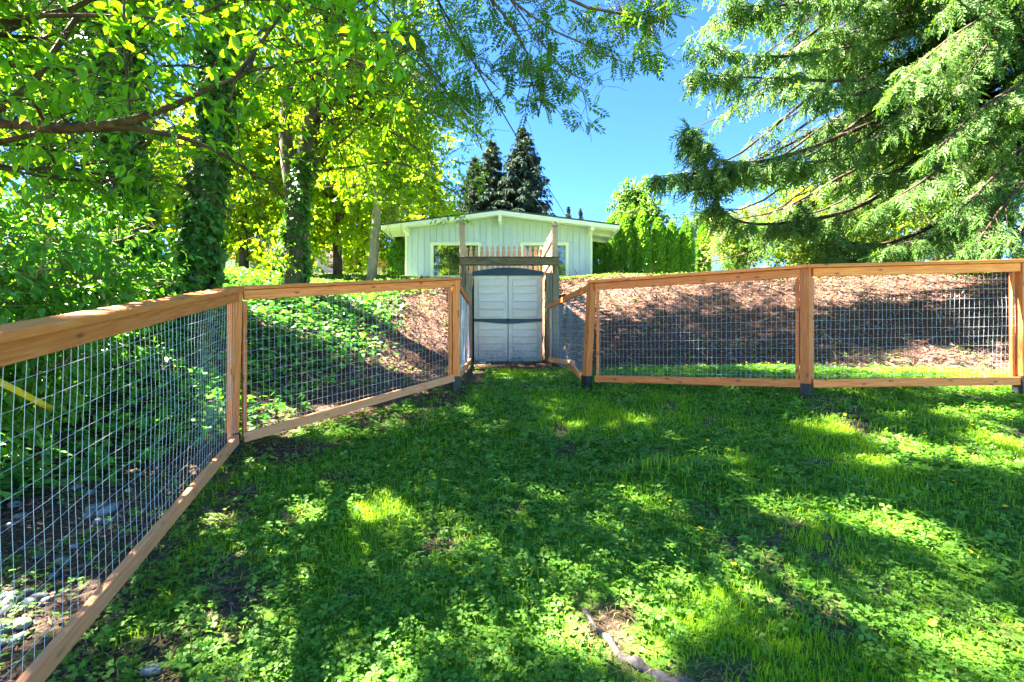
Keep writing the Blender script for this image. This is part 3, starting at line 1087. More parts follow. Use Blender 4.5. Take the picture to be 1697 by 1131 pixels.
# roof deck, fascia, eave boards
for s in (-1, 1):
    xe = RX0 if s < 0 else RX1
    ze = EAVE
    mb = MB()
    V = [(RCX, RY0, RIDGE), (xe, RY0, ze), (xe, RY1, ze), (RCX, RY1, RIDGE), (RCX, RY0, RIDGE + .07), (xe - s * -.04, RY0 - .03, ze + .07), (xe - s * -.04, RY1, ze + .07), (RCX, RY1, RIDGE + .07)]
    V = np.array(V)
    V[[4]] += (0, -.03, 0)
    mb.add(V, [[(0, 1, 2, 3), (7, 6, 5, 4), (0, 4, 5, 1), (1, 5, 6, 2), (2, 6, 7, 3), (3, 7, 4, 0)]])
    hpart(link("roof", mb.mesh("roof"), M['roofing']))
    mb = MB()
    q = .20
    V = [(RCX, RY0 - .035, RIDGE + .0), (xe, RY0 - .035, ze + .0), (xe, RY0 - .035, ze - q * .85), (RCX, RY0 - .035, RIDGE - q)]
    V = V + [(a, b + .034, c) for a, b, c in V]
    mb.add(V, [[(0, 1, 2, 3), (7, 6, 5, 4), (0, 4, 5, 1), (1, 5, 6, 2), (2, 6, 7, 3), (3, 7, 4, 0)]])
    hpart(link("fascia", mb.mesh("fascia"), M['white_paint']))
    mb = MB()
    mb.box((min(xe, xe + s * .03), RY0 + .002, ze - .17), (max(xe, xe + s * .03), RY1, ze - .003))
    hpart(link("fascia", mb.mesh("fascia"), M['white_paint']))
    # exposed eave boards along the side, seen from below
    wall = HX0 if s < 0 else HX1
    for k in range(9):
        yb = RY0 + .35 + k * 1.3
        p0 = (wall + s * .0, yb, roof_z(wall) - .085)
        p1 = (xe - s * .02, yb, roof_z(xe) - .085)
        hpart(board("eave_rafter", p0, p1, .09, .15, M['eave_paint'], None))
    V = [(wall, RY0 + .003, roof_z(wall) - .008), (xe, RY0 + .003, ze - .008), (xe, RY1, ze - .008), (wall, RY1, roof_z(wall) - .008)]
    hpart(link("soffit", mesh_np("soffit", np.array(V), [[(0, 1, 2, 3)]]), M['eave_paint']))
# soffit over the front gable
V = [(HX0, RY0 + .003, roof_z(HX0) - .008), (RCX, RY0 + .003, RIDGE - .008), (HX1, RY0 + .003, roof_z(HX1) - .008), (HX0, HY, roof_z(HX0) - .008), (RCX, HY, RIDGE - .008), (HX1, HY, roof_z(HX1) - .008)]
hpart(link("soffit", mesh_np("soffit", np.array(V), [[(0, 1, 4, 3), (1, 2, 5, 4)]]), M['eave_paint']))
for X in (HX0 + .12, RCX, HX1 - .12):
    z = roof_z(X)
    hpart(pbox("ridge_beam" if X == RCX else "eave_beam", (X - .075, RY0 + .02, z - .46 if X == RCX else z - .34), (X + .075, HY - .022, z - .04), M['white_paint'], None))
mb = MB()
mb.tube([(RCX + .28, HY - .06, RIDGE - .30), (RCX + .20, HY - .06, RIDGE - .42), (RCX + .19, HY - .05, RIDGE - .6), (RCX + .19, HY - .05, 3.0)], .028, 6)
hpart(link("conduit", mb.mesh("conduit", True), M['siding']))


# ------------------------------------------------------------------ far houses
def far_house(label, c, w, dp, h, roof_h, wall, roof, wins, name="far_house", gable_x=True):
    t = thing(name, label, "house", "houses beyond the trees", c)
    x, y, z = c
    mb = MB()
    mb.box((-w / 2, 0, -1), (w / 2, dp, h))
    link("wall", mb.mesh("wall"), wall, t)
    mb = MB()
    o = .6
    if gable_x:
        V = [(-w / 2 - o, -o, h - .1), (w / 2 + o, -o, h - .1), (w / 2 + o, dp + o, h - .1), (-w / 2 - o, dp + o, h - .1), (-w / 2 - o, dp / 2, h + roof_h), (w / 2 + o, dp / 2, h + roof_h)]
        mb.add(V, [[(0, 1, 5, 4), (2, 3, 4, 5), (3, 2, 1, 0)], [(3, 0, 4), (1, 2, 5)]])
    else:
        V = [(-w / 2 - o, -o, h - .1), (w / 2 + o, -o, h - .1), (w / 2 + o, dp + o, h - .1), (-w / 2 - o, dp + o, h - .1), (0, -o, h + roof_h), (0, dp + o, h + roof_h)]
        mb.add(V, [[(0, 4, 5, 3), (1, 2, 5, 4), (3, 2, 1, 0)], [(0, 1, 4), (2, 3, 5)]])
    link("roof", mb.mesh("roof"), roof, t)
    for (a, b, zc, ww_, hh) in wins:
        mb = MB()
        f = .08
        x0, x1, z0, z1 = a - ww_ / 2, a + ww_ / 2, zc - hh / 2, zc + hh / 2
        mb.box((x0, -.06, z1 - f), (x1, .03, z1))
        mb.box((x0, -.06, z0), (x1, .03, z0 + f))
        mb.box((x0, -.058, z0 + f), (x0 + f, .03, z1 - f))
        mb.box((x1 - f, -.058, z0 + f), (x1, .03, z1 - f))
        w_ = link("window", mb.mesh("window"), M['white_paint'], t)
        mb = MB()
        mb.box((x0 + f, -.02, z0 + f), (x1 - f, -.005, z1 - f))
        link("pane", mb.mesh("pane"), M['glass'], w_)
    return t


h1 = far_house("white two-storey house with a brown porch, glimpsed between two ivy-covered trunks", (-19.0, 32.0, 2.2), 9, 8, 6.2, 1.6, M['pale_wall'], M['roofing'],
               [(-1.6, 0, 5.2, 1.5, 1.2), (1.2, 0, 5.2, 1.6, 1.2), (-.8, 0, 2.4, 1.6, 1.2), (2.2, 0, 2.4, 1.4, 1.2)])
link("porch_roof", (lambda m_: (m_.box((-1.4, -1.6, 3.55), (3.2, -.07, 3.75)), m_.mesh("porch_roof"))[1])(MB()), M['tile_roof'], h1)
for xp in (-.6, 2.6):
    link("porch_post", (lambda m_: (m_.box((xp - .09, -1.5, 0), (xp + .09, -1.32, 3.548)), m_.mesh("porch_post"))[1])(MB()), M['tile_roof'], h1)
far_house("cream house with an orange-brown roof behind the thin grey trunk, left of the blue house", (-9.8, 34.0, 3.0), 6.5, 7, 2.6, 1.4, M['warm_wall'], M['tile_roof'], [(1.6, 0, 1.5, 1.1, 1.1), (-1.4, 0, 1.5, 1.1, 1.1)], gable_x=False)
far_house("grey gabled house mostly hidden behind the hedge tops and cedar boughs", (19.5, 44.0, 5.5), 9, 9, 4.6, 2.6, M['grey_wall'], M['roofing'], [(-2.6, 0, 3.2, 1.1, 1.3), (-1.2, 0, 3.2, 1.1, 1.3), (1.0, 0, 3.2, 1.1, 1.3)], gable_x=False)


# ------------------------------------------------------------------ trees
def curve(p0, p1, bow=(0, 0, 0), n=6, jit=.0, rg=RNG):
    p0 = np.asarray(p0, float)
    p1 = np.asarray(p1, float)
    t = np.linspace(0, 1, n)[:, None]
    P = p0 + (p1 - p0) * t + np.asarray(bow, float) * (4 * t * (1 - t))
    if jit:
        P[1:-1] += rg.normal(0, jit, (n - 2, 3))
    return P


def at(P, t):
    """point on polyline at fraction(s) t"""
    s = np.linspace(0, 1, len(P))
    return np.stack([np.interp(t, s, P[:, i]) for i in range(3)], -1)


def resample(pts, n):
    """smooth (Catmull-Rom) resampling of a control polyline"""
    P = np.asarray(pts, float)
    Q = np.vstack([2 * P[0] - P[1], P, 2 * P[-1] - P[-2]])
    m = len(P) - 1
    out = []
    for u in np.linspace(0, m, n):
        i = min(int(u), m - 1)
        t = u - i
        a, b, c, d = Q[i:i + 4]
        out.append(.5 * ((2 * b) + (c - a) * t + (2 * a - 5 * b + 4 * c - d) * t * t + (3 * b - a - 3 * c + d) * t ** 3))
    return np.array(out)


def leaves_on_twigs(T0, T1, per, rg, L, aspect, droop=.4, spread=.9, tmin=.1):
    """leaf frames along twigs T0->T1"""
    n = len(T0)
    i = np.repeat(np.arange(n), per)
    t = rg.uniform(tmin, 1.02, len(i))[:, None]
    O = T0[i] + (T1[i] - T0[i]) * t
    D = unit(T1 - T0)[i]
    R = unit(rg.normal(size=(len(i), 3)))
    A = unit(D * .6 + R * spread + np.array([0, 0, -droop]))
    Nn = unit(np.array([0, 0, 1.0]) + rg.normal(0, .55, (len(i), 3)))
    Ls = L * rg.uniform(.6, 1.25, len(i))
    return O, A, Nn, Ls, Ls * aspect * rg.uniform(.85, 1.15, len(i))


def leafy_tree(name, label, base, top, r0, crown_c, crown_r, mat, bark, seed, nlimb=16, nsub=9, ntwig=5, per=8, L=.1, aspect=.55, twl=.45, stems=None, droop=.4,
               prune=True, template='rhomb', group=None, ivy=0, ivy_to=.5, extra_limbs=(), cat="tree", limb_from=.3, subl=.9, twig_tubes=False, skip=None, fill=1.0):
    rg = np.random.default_rng(seed)
    t = thing(name, label, cat, group, tuple(base))
    b0 = np.array(base, float)
    mb = MB()
    stems = stems or [[base, (np.array(base) * .5 + np.array(top) * .5) + rg.normal(0, .12, 3) * [1, 1, 0], top]]
    SP = [resample(s, 12) for s in stems]
    for k, S in enumerate(SP):
        rr = r0 * (1 if k == 0 else .7)
        mb.tube(S - b0, np.linspace(rr * 1.12, rr * .35, len(S)), 10, .05)
    T0 = []
    T1 = []
    cc = np.array(crown_c, float)
    cr = np.array(crown_r, float)
    limbs = []
    for k in range(nlimb):
        S = SP[k % len(SP)]
        t0 = rg.uniform(limb_from, 1.0)
        p = at(S, t0)
        v = unit(rg.normal(size=3))
        q = cc + v * cr * rg.uniform(.35, 1.0) ** .5 * .93
        limbs.append((p, q, max(.012, r0 * .28 * (1.2 - t0)), curve(p, q, (0, 0, .12 * np.linalg.norm(q - p)), 8, .05, rg)))
    for Pl, r in extra_limbs:
        Pl = resample(Pl, 12)
        limbs.append((Pl[0], Pl[-1], r, Pl))
    for (p, q, r, C) in limbs:
        mb.tube(C - b0, np.linspace(r, .006, len(C)), 5, cap=False)
        m = max(3, int(nsub * fill))
        for s in range(m):
            u = rg.uniform(.25, 1.0)
            a = at(C, u)
            dirn = unit(unit(C[-1] - C[0]) * .5 + rg.normal(size=3) * [1, 1, .7])
            e = a + dirn * subl * rg.uniform(.5, 1.2) + np.array([0, 0, -.12 * subl])
            Cs = curve(a, e, (0, 0, .1), 3)
            if not prune or sun_keep(Cs).all():
                mb.tube(Cs - b0, np.linspace(max(.006, r * .3), .003, 3), 3, cap=False)
            for w in range(ntwig):
                a2 = at(Cs, rg.uniform(.2, 1))
                e2 = a2 + unit(dirn * .4 + rg.normal(size=3) * [1, 1, .7] + [0, 0, -.3 * droop]) * twl * rg.uniform(.5, 1.2)
                T0.append(a2)
                T1.append(e2)
                if twig_tubes:
                    mb.tube(np.array([a2, (a2 + e2) / 2 + [0, 0, .02], e2]) - b0, [.004, .003, .002], 3, cap=False)
    T0 = np.array(T0)
    T1 = np.array(T1)
    trunk = link("trunk", mb.mesh("trunk", True), bark, t)
    O, A, Nn, Ls, Ws = leaves_on_twigs(T0, T1, per, rg, L, aspect, droop)
    keep = np.ones(len(O), bool)
    if prune:
        keep &= sun_keep(O)
    if skip is not None:
        keep &= ~skip(O)
    O, A, Nn, Ls, Ws = O[keep], A[keep], Nn[keep], Ls[keep], Ws[keep]
    return t, trunk, (O, A, Nn, Ls, Ws), b0, SP


def crown_mesh(t, frames, b0, mat, template='rhomb', name="crown"):
    O, A, Nn, Ls, Ws = frames
    T, F = {'rhomb': (RHOMB_T, RHOMB_F), 'leaf': (LEAF_T, LEAF_F), 'ivy': (IVY_T, IVY_F)}[template]
    V, Fi = place(T, F, O - b0, A, Nn, Ls, Ws)
    return link(name, mesh_np(name, V, [Fi]), mat, t)


def ivy_on_stem(t, S, b0, rad, n, rg, mat, lo=0.0, hi=1.0, L=.08, tuft=.12):
    u = lo + (hi - lo) * rg.uniform(0, 1, n) ** 1.1
    C = at(S, u)
    ang = rg.uniform(0, 2 * np.pi, n)
    r = rad * (1 - .35 * (u - lo) / max(hi - lo, .01)) * (1 + .35 * np.sin(ang * 2 + u * 9) * .5 + .8 * (vnoise(u * 11, ang * 1.3, 1, 5) - .5)) + np.abs(rg.normal(0, tuft, n))
    dirv = np.stack([np.cos(ang), np.sin(ang), 0 * ang], -1)
    O = C + dirv * r[:, None]
    A = unit(dirv * .35 + rg.normal(0, .4, (n, 3)) + np.array([0, 0, -.75]))
    Nn = unit(dirv * .9 + np.array([0, 0, .4]) + rg.normal(0, .35, (n, 3)))
    Ls = L * rg.uniform(.6, 1.3, n)
    return crown_mesh(t, (O, A, Nn, Ls, Ls * rg.uniform(.8, 1.05, n)), b0, mat, 'ivy', "ivy")


def split_big_leaves(t, frames, b0, mat, n, mesh_leaf):
    """the n leaves that show largest become single leaf objects, the rest stay one crown"""
    O, A, Nn, Ls, Ws = frames
    px = O[:, 0] / np.maximum(O[:, 1], .1) * FPX
    py = O[:, 2] / np.maximum(O[:, 1], .1) * FPX
    vis = (O[:, 1] > .8) & (np.abs(px) < 840) & (np.abs(py) < 560)
    size = np.where(vis, Ls / np.maximum(O[:, 1], .5), 0)
    order = np.argsort(-size)
    big = order[:n]
    rest = order[n:]
    A = unit(A)
    Nn = unit(Nn - (Nn * A).sum(1, keepdims=True) * A)
    B = np.cross(Nn, A)
    for i in big:
        o = bpy.data.objects.new("leaf", mesh_leaf)
        COL.objects.link(o)
        m = Matrix(((A[i, 0] * Ls[i], B[i, 0] * Ws[i], Nn[i, 0] * Ls[i], O[i, 0] - b0[0]),
                    (A[i, 1] * Ls[i], B[i, 1] * Ws[i], Nn[i, 1] * Ls[i], O[i, 1] - b0[1]),
                    (A[i, 2] * Ls[i], B[i, 2] * Ws[i], Nn[i, 2] * Ls[i], O[i, 2] - b0[2]), (0, 0, 0, 1)))
        o.matrix_local = m
        o.parent = t
    return tuple(q[rest] for q in (O, A, Nn, Ls, Ws))


def gz(x, y):
    return float(G(x, y))


# A: near overhanging tree, trunk just outside the frame
def limb_px(pts):
    return [W(*p) for p in pts]


bA = (-5.1, 3.0, gz(-5.1, 3.0) - .1)
limbsA = [(limb_px([(-560, 300, 3.0), (-150, 215, 3.0), (0, 203, 3.0), (130, 215, 3.0), (250, 190, 3.05), (340, 150, 3.1), (415, 118, 3.15)]), .062),
          (limb_px([(190, 208, 3.02), (270, 222, 3.2), (335, 240, 3.4), (395, 272, 3.6), (440, 300, 3.8)]), .024),
          (limb_px([(390, 128, 3.12), (440, 60, 3.2), (490, -10, 3.3), (520, -80, 3.4)]), .014),
          (limb_px([(415, 118, 3.15), (480, 105, 3.1), (560, 95, 3.0), (640, 120, 2.9)]), .010),
          (limb_px([(-300, 100, 3.4), (-50, 40, 3.3), (120, 25, 3.2), (300, 30, 3.1), (420, -20, 3.0)]), .022),
          (limb_px([(-300, -50, 3.6), (0, -60, 3.5), (250, -90, 3.5), (480, -70, 3.4), (640, -30, 3.3)]), .03),
          (limb_px([(205, -60, 2.8), (206, 60, 2.8), (210, 120, 2.8), (216, 185, 2.85)]), .009),
          (limb_px([(-300, 160, 3.8), (0, 110, 3.9), (160, 120, 4.1), (320, 110, 4.4), (470, 160, 4.6)]), .02),
          (limb_px([(-200, 260, 3.5), (0, 280, 3.6), (120, 300, 3.9), (260, 300, 4.3), (360, 330, 4.6)]), .016)]
LIMB_LINE = np.array([(-10, 203), (130, 215), (250, 190), (340, 150), (415, 118)], float)


def hides_limb(O):
    """leaves that would sit on the near side of the mossy limb"""
    px = O[:, 0] / O[:, 1] * FPX + 848.5
    py = 565.5 - O[:, 2] / O[:, 1] * FPX
    return (O[:, 1] < 3.12) & (px < 420) & (np.abs(py - np.interp(px, LIMB_LINE[:, 0], LIMB_LINE[:, 1]) - 4) < 26) & (vnoise(px, py, 30, 9) < .86)


tA, trA, frA, b0A, spA = leafy_tree("leafy_tree", "tree with large glowing green leaves whose mossy forked limb reaches in over the fence", bA, (-5.2, 3.2, 3.6), .16, (-3.0, 3.7, 2.6), (2.3, 1.3, 1.5), M['near_leaf'], M['branch_bark'], 11,
                                    nlimb=26, nsub=9, ntwig=5, per=8, L=.092, aspect=.5, twl=.35, subl=.55, extra_limbs=limbsA, twig_tubes=True, droop=.45,
                                    skip=lambda O: hides_limb(O) | (O[:, 1] < .7) | ((O[:, 1] < 1.9) & (O[:, 2] / O[:, 1] * FPX < 640)) | (O[:, 0] / O[:, 1] * FPX > -165) | ((O[:, 0] / O[:, 1] * FPX > -420) & (O[:, 2] / O[:, 1] * FPX < 300)) | (O[:, 2] / O[:, 1] * FPX < 190) | ((np.abs(O[:, 0] / O[:, 1] * FPX + 500) < 60) & (O[:, 2] / O[:, 1] * FPX < 300)))
leaf_me = mesh_np("leaf", LEAF_T, [LEAF_F])
leaf_me.materials.append(M['near_leaf'])
frA = split_big_leaves(tA, frA, b0A, M['near_leaf'], 300, leaf_me)
crown_mesh(tA, frA, b0A, M['near_leaf'], 'leaf')

# B: thicket behind the first fence panel
for k, (c, r, sd, lab, nl) in enumerate([((-4.2, 3.7, .35), (1.15, .9, .85), 21, "arching green thicket behind the near wire panel, bowed towards the fence corner", 34),
                                         ((-5.0, 5.3, 1.0), (1.0, 1.0, 1.1), 22, "darker green bush in front of the ivy-clad trunks, behind the arching thicket", 26),
                                         ((-4.1, 2.6, -.25), (.75, .8, .55), 23, "low glossy green bush close behind the near wire panel, below the overhanging limb", 22)]):
    base = (c[0] - .3, c[1], gz(c[0] - .3, c[1]) - .1)
    t, tr, fr, b0, S = leafy_tree("shrub", lab, base, (c[0] - .2, c[1], c[2]), .035, c, r, M['thicket_leaf'], M['stem'], sd, nlimb=nl, nsub=8, ntwig=4, per=7, L=.10, aspect=.42, twl=.32, subl=.5, droop=.35, cat="bush",
                                  group="thicket bushes behind the near fence", prune=False, twig_tubes=False, limb_from=.05,
                                  skip=lambda O: (fence_side(O[:, 0], O[:, 1]) > -.12))
    O, A, Nn, Ls, Ws = fr
    A = unit(A + np.array([.55, -.1, -.25]))
    fr = (O, A, Nn, Ls, Ws)
    if k != 1:
        lm = bpy.data.meshes.get("thicket_leaf_mesh")
        if lm is None:
            lm = mesh_np("thicket_leaf_mesh", LEAF_T, [LEAF_F])
            lm.materials.append(M['thicket_leaf'])
        fr = split_big_leaves(t, fr, b0, M['thicket_leaf'], 150, lm)
    crown_mesh(t, fr, b0, M['thicket_leaf'], 'leaf')

# C: two ivy-clad trees
rgI = np.random.default_rng(31)
for (px, d, topx, sd, rad, lab, cc, n) in [(322, 7.0, 375, 32, .19, "tall tree whose straight trunk is wrapped in dark ivy, beside the white house glimpse", (-4.2, 7.4, 5.4), 5200), (225, 6.4, 190, 33, .24, "tree smothered in a thick dark column of ivy behind the thicket", (-5.6, 7.2, 5.0), 6000)]:
    p0 = W(px, 560, d)
    p0[2] = gz(p0[0], p0[1]) - .1
    p1 = W(topx, 60, d + .1)
    p2 = W(topx + 20, -250, d + .2)
    t, tr, fr, b0, S = leafy_tree("ivy_tree", lab, p0, p2, .17, cc, (2.0, 1.5, 1.7), M['near_leaf'], M['bark'], sd, stems=[[p0, (p0 + p1) / 2, p1, p2]], nlimb=16, nsub=9, ntwig=4, per=7, L=.10, aspect=.55, twl=.4, limb_from=.55, subl=.7, group="ivy-clad trees on the bank",
                                  skip=lambda O: (O[:, 2] < 2.0) | (O[:, 0] / O[:, 1] * FPX > -190))
    crown_mesh(t, fr, b0, M['near_leaf'], 'rhomb')
    ivy_on_stem(t, S[0], b0, rad, n, rgI, M['ivy_leaf'], 0, .75, .10, .09)

# D: forked tree in front of the bright trees
bD = W(488, 520, 9.0)
bD[2] = gz(bD[0], bD[1]) - .15
sD = [[bD, W(492, 380, 9), W(503, 270, 9), W(525, 160, 9), W(545, 20, 9.1), W(560, -160, 9.3)], [W(487, 330, 9), W(474, 240, 9.05), W(474, 140, 9.2), W(462, 0, 9.5), W(440, -120, 9.6)]]
limbD = [(limb_px([(512, 215, 9), (570, 195, 8.9), (640, 215, 8.8), (700, 255, 8.7), (760, 320, 8.6)]), .035),
         (limb_px([(510, 280, 9), (560, 240, 8.8), (620, 190, 8.6), (680, 150, 8.4)]), .035),
         (limb_px([(505, 285, 9), (580, 278, 9), (660, 270, 8.9), (740, 310, 8.8), (785, 345, 8.8)]), .028),
         (limb_px([(490, 350, 9), (440, 300, 8.6), (390, 300, 8.3), (350, 330, 8.2)]), .02),
         (limb_px([(540, 60, 9), (620, 60, 8.8), (700, 110, 8.6), (770, 190, 8.5), (800, 250, 8.5)]), .03),
         (limb_px([(530, 120, 9), (600, 110, 8.4), (680, 190, 8.2), (720, 290, 8.1)]), .025),
         (limb_px([(430, 380, 8.8), (440, 420, 8.7), (450, 440, 8.6)]), .008)]
rgD = np.random.default_rng(42)
limbD2 = []
for k in range(60):
    q = np.array([-1.6, 10.6, 9.9]) + unit(rgD.normal(size=3)) * [3.8, 2.4, 1.3] * rgD.uniform(.3, 1) ** .5
    a = at(resample(sD[0], 12), rgD.uniform(.75, 1))
    limbD2.append(([a, (a + q) / 2 + [0, 0, .3], q], .03))
tD, trD, frD, b0D, spD = leafy_tree("forked_tree", "dark fork-trunked tree with ivy round its foot, arching towards the blue house roof", bD, sD[0][-1], .20, (-2.9, 8.9, 5.2), (3.0, 2.4, 2.9), M['ash_leaf'], M['bark'], 41,
                                    stems=sD, nlimb=50, nsub=12, ntwig=6, per=9, L=.085, aspect=.5, twl=.42, subl=.75, extra_limbs=limbD + limbD2, limb_from=.4, twig_tubes=False, droop=.5,
                                    skip=lambda O: ((O[:, 2] / O[:, 1] * FPX < 575) & (O[:, 0] / O[:, 1] * FPX > -60 + 40 * vnoise(O[:, 2], O[:, 1], .5, 3) - np.clip(150 - O[:, 2] / O[:, 1] * FPX, 0, 200) * .0)) | (O[:, 2] / O[:, 1] * FPX < 190 - 90 * (O[:, 0] / O[:, 1] * FPX < -260)))
crown_mesh(tD, frD, b0D, M['ash_leaf'])
ivy_on_stem(tD, spD[0], b0D, .17, 2300, rgI, M['ivy_leaf'], 0, .42, .10, .06)


# E: rowan hanging in from above (pinnate leaves)
def pinnate(O, A, Nn, Ls, rg, pairs=6):
    """compound leaves -> leaflet frames"""
    A = unit(A)
    Nn = unit(Nn - (Nn * A).sum(1, keepdims=True) * A)
    B = np.cross(Nn, A)
    oo, aa, nn, ll = [], [], [], []
    for k in range(pairs):
        t = .18 + .74 * k / (pairs - 1)
        for s in (-1, 1):
            oo.append(O + A * (Ls * t)[:, None] - Nn * (Ls * .12 * t * t)[:, None])
            aa.append(unit(A * .45 + s * B + rg.normal(0, .08, A.shape)))
            nn.append(Nn + rg.normal(0, .15, A.shape))
            ll.append(Ls * (.34 - .10 * abs(t - .5)))
    oo.append(O + A * (Ls * .95)[:, None] - Nn * (Ls * .12)[:, None])
    aa.append(A)
    nn.append(Nn)
    ll.append(Ls * .32)
    return np.concatenate(oo), np.concatenate(aa), np.concatenate(nn), np.concatenate(ll)


bE = (-6.6, 4.6, gz(-6.6, 4.6) - .1)
topE = (-4.6, 5.0, 8.0)
limbE = []
for pts, r in [([(-500, -350, 5.6), (100, -420, 5.6), (500, -300, 5.6), (760, -60, 5.6), (860, 60, 5.6), (880, 130, 5.6), (893, 195, 5.6)], .035),
               ([(100, -420, 5.6), (560, -250, 5.4), (780, -100, 5.3), (940, 0, 5.3), (1040, 25, 5.3), (1085, 35, 5.3), (1108, 42, 5.3)], .03),
               ([(560, -250, 5.5), (800, -40, 5.4), (900, 40, 5.4), (960, 70, 5.4), (1035, 105, 5.4)], .02),
               ([(560, -250, 5.5), (700, -60, 5.5), (740, 40, 5.6), (790, 110, 5.6), (830, 150, 5.7)], .02),
               ([(780, -100, 5.4), (860, 20, 5.4), (930, 110, 5.4), (975, 135, 5.4)], .014),
               ([(560, -250, 5.5), (640, -60, 5.8), (660, 40, 5.9), (720, 120, 6.0), (760, 165, 6.0)], .02),
               ([(900, -60, 5.3), (990, -30, 5.2), (1050, -10, 5.2), (1085, 5, 5.2)], .012),
               ([(500, -300, 5.6), (820, -200, 5.0), (1000, -140, 4.8), (1150, -60, 4.7)], .02)]:
    limbE.append((limb_px(pts), r))
rgE = np.random.default_rng(55)
tE, trE, frE, b0E, spE = leafy_tree("rowan_tree", "tree with small paired leaflets hanging into the sky from above the frame", bE, topE, .17, (-1.8, 5.4, 7.4), (3.2, 2.8, 1.2), M['rowan_leaf'], M['bark'], 51, nlimb=24, nsub=10, ntwig=4, per=4, L=.20, twl=.35, subl=.6,
                                    extra_limbs=limbE, twig_tubes=True, droop=.5,
                                    skip=lambda O: ((O[:, 0] / O[:, 1] * FPX > 275) & (O[:, 2] / O[:, 1] * FPX < 600)) | (O[:, 2] / O[:, 1] * FPX < 350) | ((O[:, 0] / O[:, 1] * FPX > 60) & (O[:, 2] / O[:, 1] * FPX < 420) & (vnoise(O[:, 0], O[:, 2], .3, 77) > .45)))
O, A, Nn, Ls, Ws = frE
lo, la, ln, ll = pinnate(O, A, Nn, Ls, rgE)
crown_mesh(tE, (lo, la, ln, ll, ll * .44), b0E, M['rowan_leaf'])

# F: bright trees beyond the bank
for (px, d, topy, cc, cr, nl, sd, lab, rt, mat) in [
    (405, 15.0, 40, (-8.6, 15.2, 4.8), (2.8, 2.2, 4.0), 56, 61, "bright yellow-green tree filling the gap between the ivy trunk and the forked tree", .14, 'bright_leaf'),
    (560, 17.5, -40, (-6.6, 17.6, 6.2), (3.0, 2.4, 4.4), 60, 62, "tall bright tree standing behind the forked tree's trunk", .16, 'bright_leaf'),
    (614, 13.5, 60, (-3.9, 13.6, 5.2), (1.8, 1.8, 2.6), 26, 63, "slender tree with a bare pale grey trunk, just left of the blue house", .14, 'ash_leaf'),
    (700, 31.0, 200, (-6.4, 31.0, 9.0), (3.2, 3.0, 3.6), 34, 64, "rounded bright tree rising behind the left end of the blue house roof", .2, 'bright_leaf'),
    (300, 19.0, 160, (-14.5, 19, 5.4), (3.8, 3.0, 3.6), 44, 65, "broad bright tree far back behind the thicket and ivy trunks", .2, 'bright_leaf'),
    (480, 25.0, 60, (-12.2, 25.0, 7.4), (4.2, 2.4, 5.6), 60, 67, "yellow-green tree farther back between the ivy trunk and the forked tree", .2, 'bright_leaf'),
    (590, 27.0, 160, (-8.6, 27.0, 7.0), (3.6, 2.4, 4.6), 50, 68, "yellow-green tree farther back, just behind the slender grey trunk", .2, 'bright_leaf'),
    (80, 13.5, 0, (-12.8, 12.5, 5.6), (3.4, 2.6, 4.8), 44, 66, "deep green tree far back at the edge of the view behind the thicket", .2, 'deep_leaf'),
]:
    p0 = W(px, 500, d)
    p0[2] = gz(p0[0], p0[1]) - .2
    p1 = W(px + 8, topy, d)
    t, tr, fr, b0, S = leafy_tree("bright_tree" if mat == 'bright_leaf' else "slender_tree" if sd == 63 else "leafy_tree", lab, p0, p1, rt, cc, cr, M[mat], M['grey_bark'] if sd == 63 else M['bark'], sd, nlimb=nl, nsub=10, ntwig=5, per=10,
                                  L=.16 if d < 16 else .21, aspect=.62, twl=.6, subl=1.1, group="trees beyond the bank", limb_from=.15 if sd != 63 else .5,
                                  skip=(lambda O: ((O[:, 0] / O[:, 1] * FPX > -222) & (O[:, 1] < 20) & (O[:, 2] / O[:, 1] * FPX < 230)) | ((np.abs(O[:, 0] / O[:, 1] * FPX + 485) < 25) & (O[:, 2] / O[:, 1] * FPX < 150))))
    crown_mesh(t, fr, b0, M[mat])

# behind the right side
for (px, d, topy, cc, cr, nl, sd, lab, mat, nm) in [
    (1052, 36.0, 300, (9.7, 36.0, 9.2), (3.7, 2.8, 4.0), 56, 71, "round-headed green tree behind the hedge, right of the blue house", 'deep_leaf', "leafy_tree"),
    (1560, 16.5, 100, (15.5, 16.5, 5.2), (4.2, 2.6, 4.0), 44, 72, "bright leafy tree showing through behind the cedar boughs", 'bright_leaf', "bright_tree"),
    (1455, 19.0, 260, (15.2, 19.0, 5.2), (2.6, 1.8, 3.0), 34, 74, "green tree filling the gap low between the cedar's trunk and its boughs", 'deep_leaf', "leafy_tree"),
    (1340, 20.0, 330, (12.6, 20.0, 4.9), (2.4, 2.0, 2.1), 26, 73, "yellow-green tree low behind the cedar, next to the hedge", 'bright_leaf', "bright_tree"),
]:
    p0 = W(px, 450, d)
    p0[2] = gz(p0[0], p0[1]) - .2
    p1 = W(px, topy, d)
    t, tr, fr, b0, S = leafy_tree(nm, lab, p0, p1, .2, cc, cr, M[mat], M['bark'], sd, nlimb=nl, nsub=10, ntwig=5, per=8, L=.16 if d < 30 else .26, aspect=.62, twl=.6, subl=1.1, group="trees beyond the bank", prune=False)
    crown_mesh(t, fr, b0, M[mat])

# tall trees of the wood outside the frame whose shade falls across the lawn
GLOW = [(W(a_, b_, d_), r_) for a_, b_, d_, r_ in ((60, 60, 3.2, .9), (200, 40, 3.2, .8), (330, 60, 3.2, .7), (470, 70, 3.1, .4), (560, 60, 3.0, .3), (130, 130, 3.6, .6), (420, 200, 3.6, .7), (100, 330, 3.9, .5), (180, 400, 4.0, .4), (300, 200, 3.8, .4))]


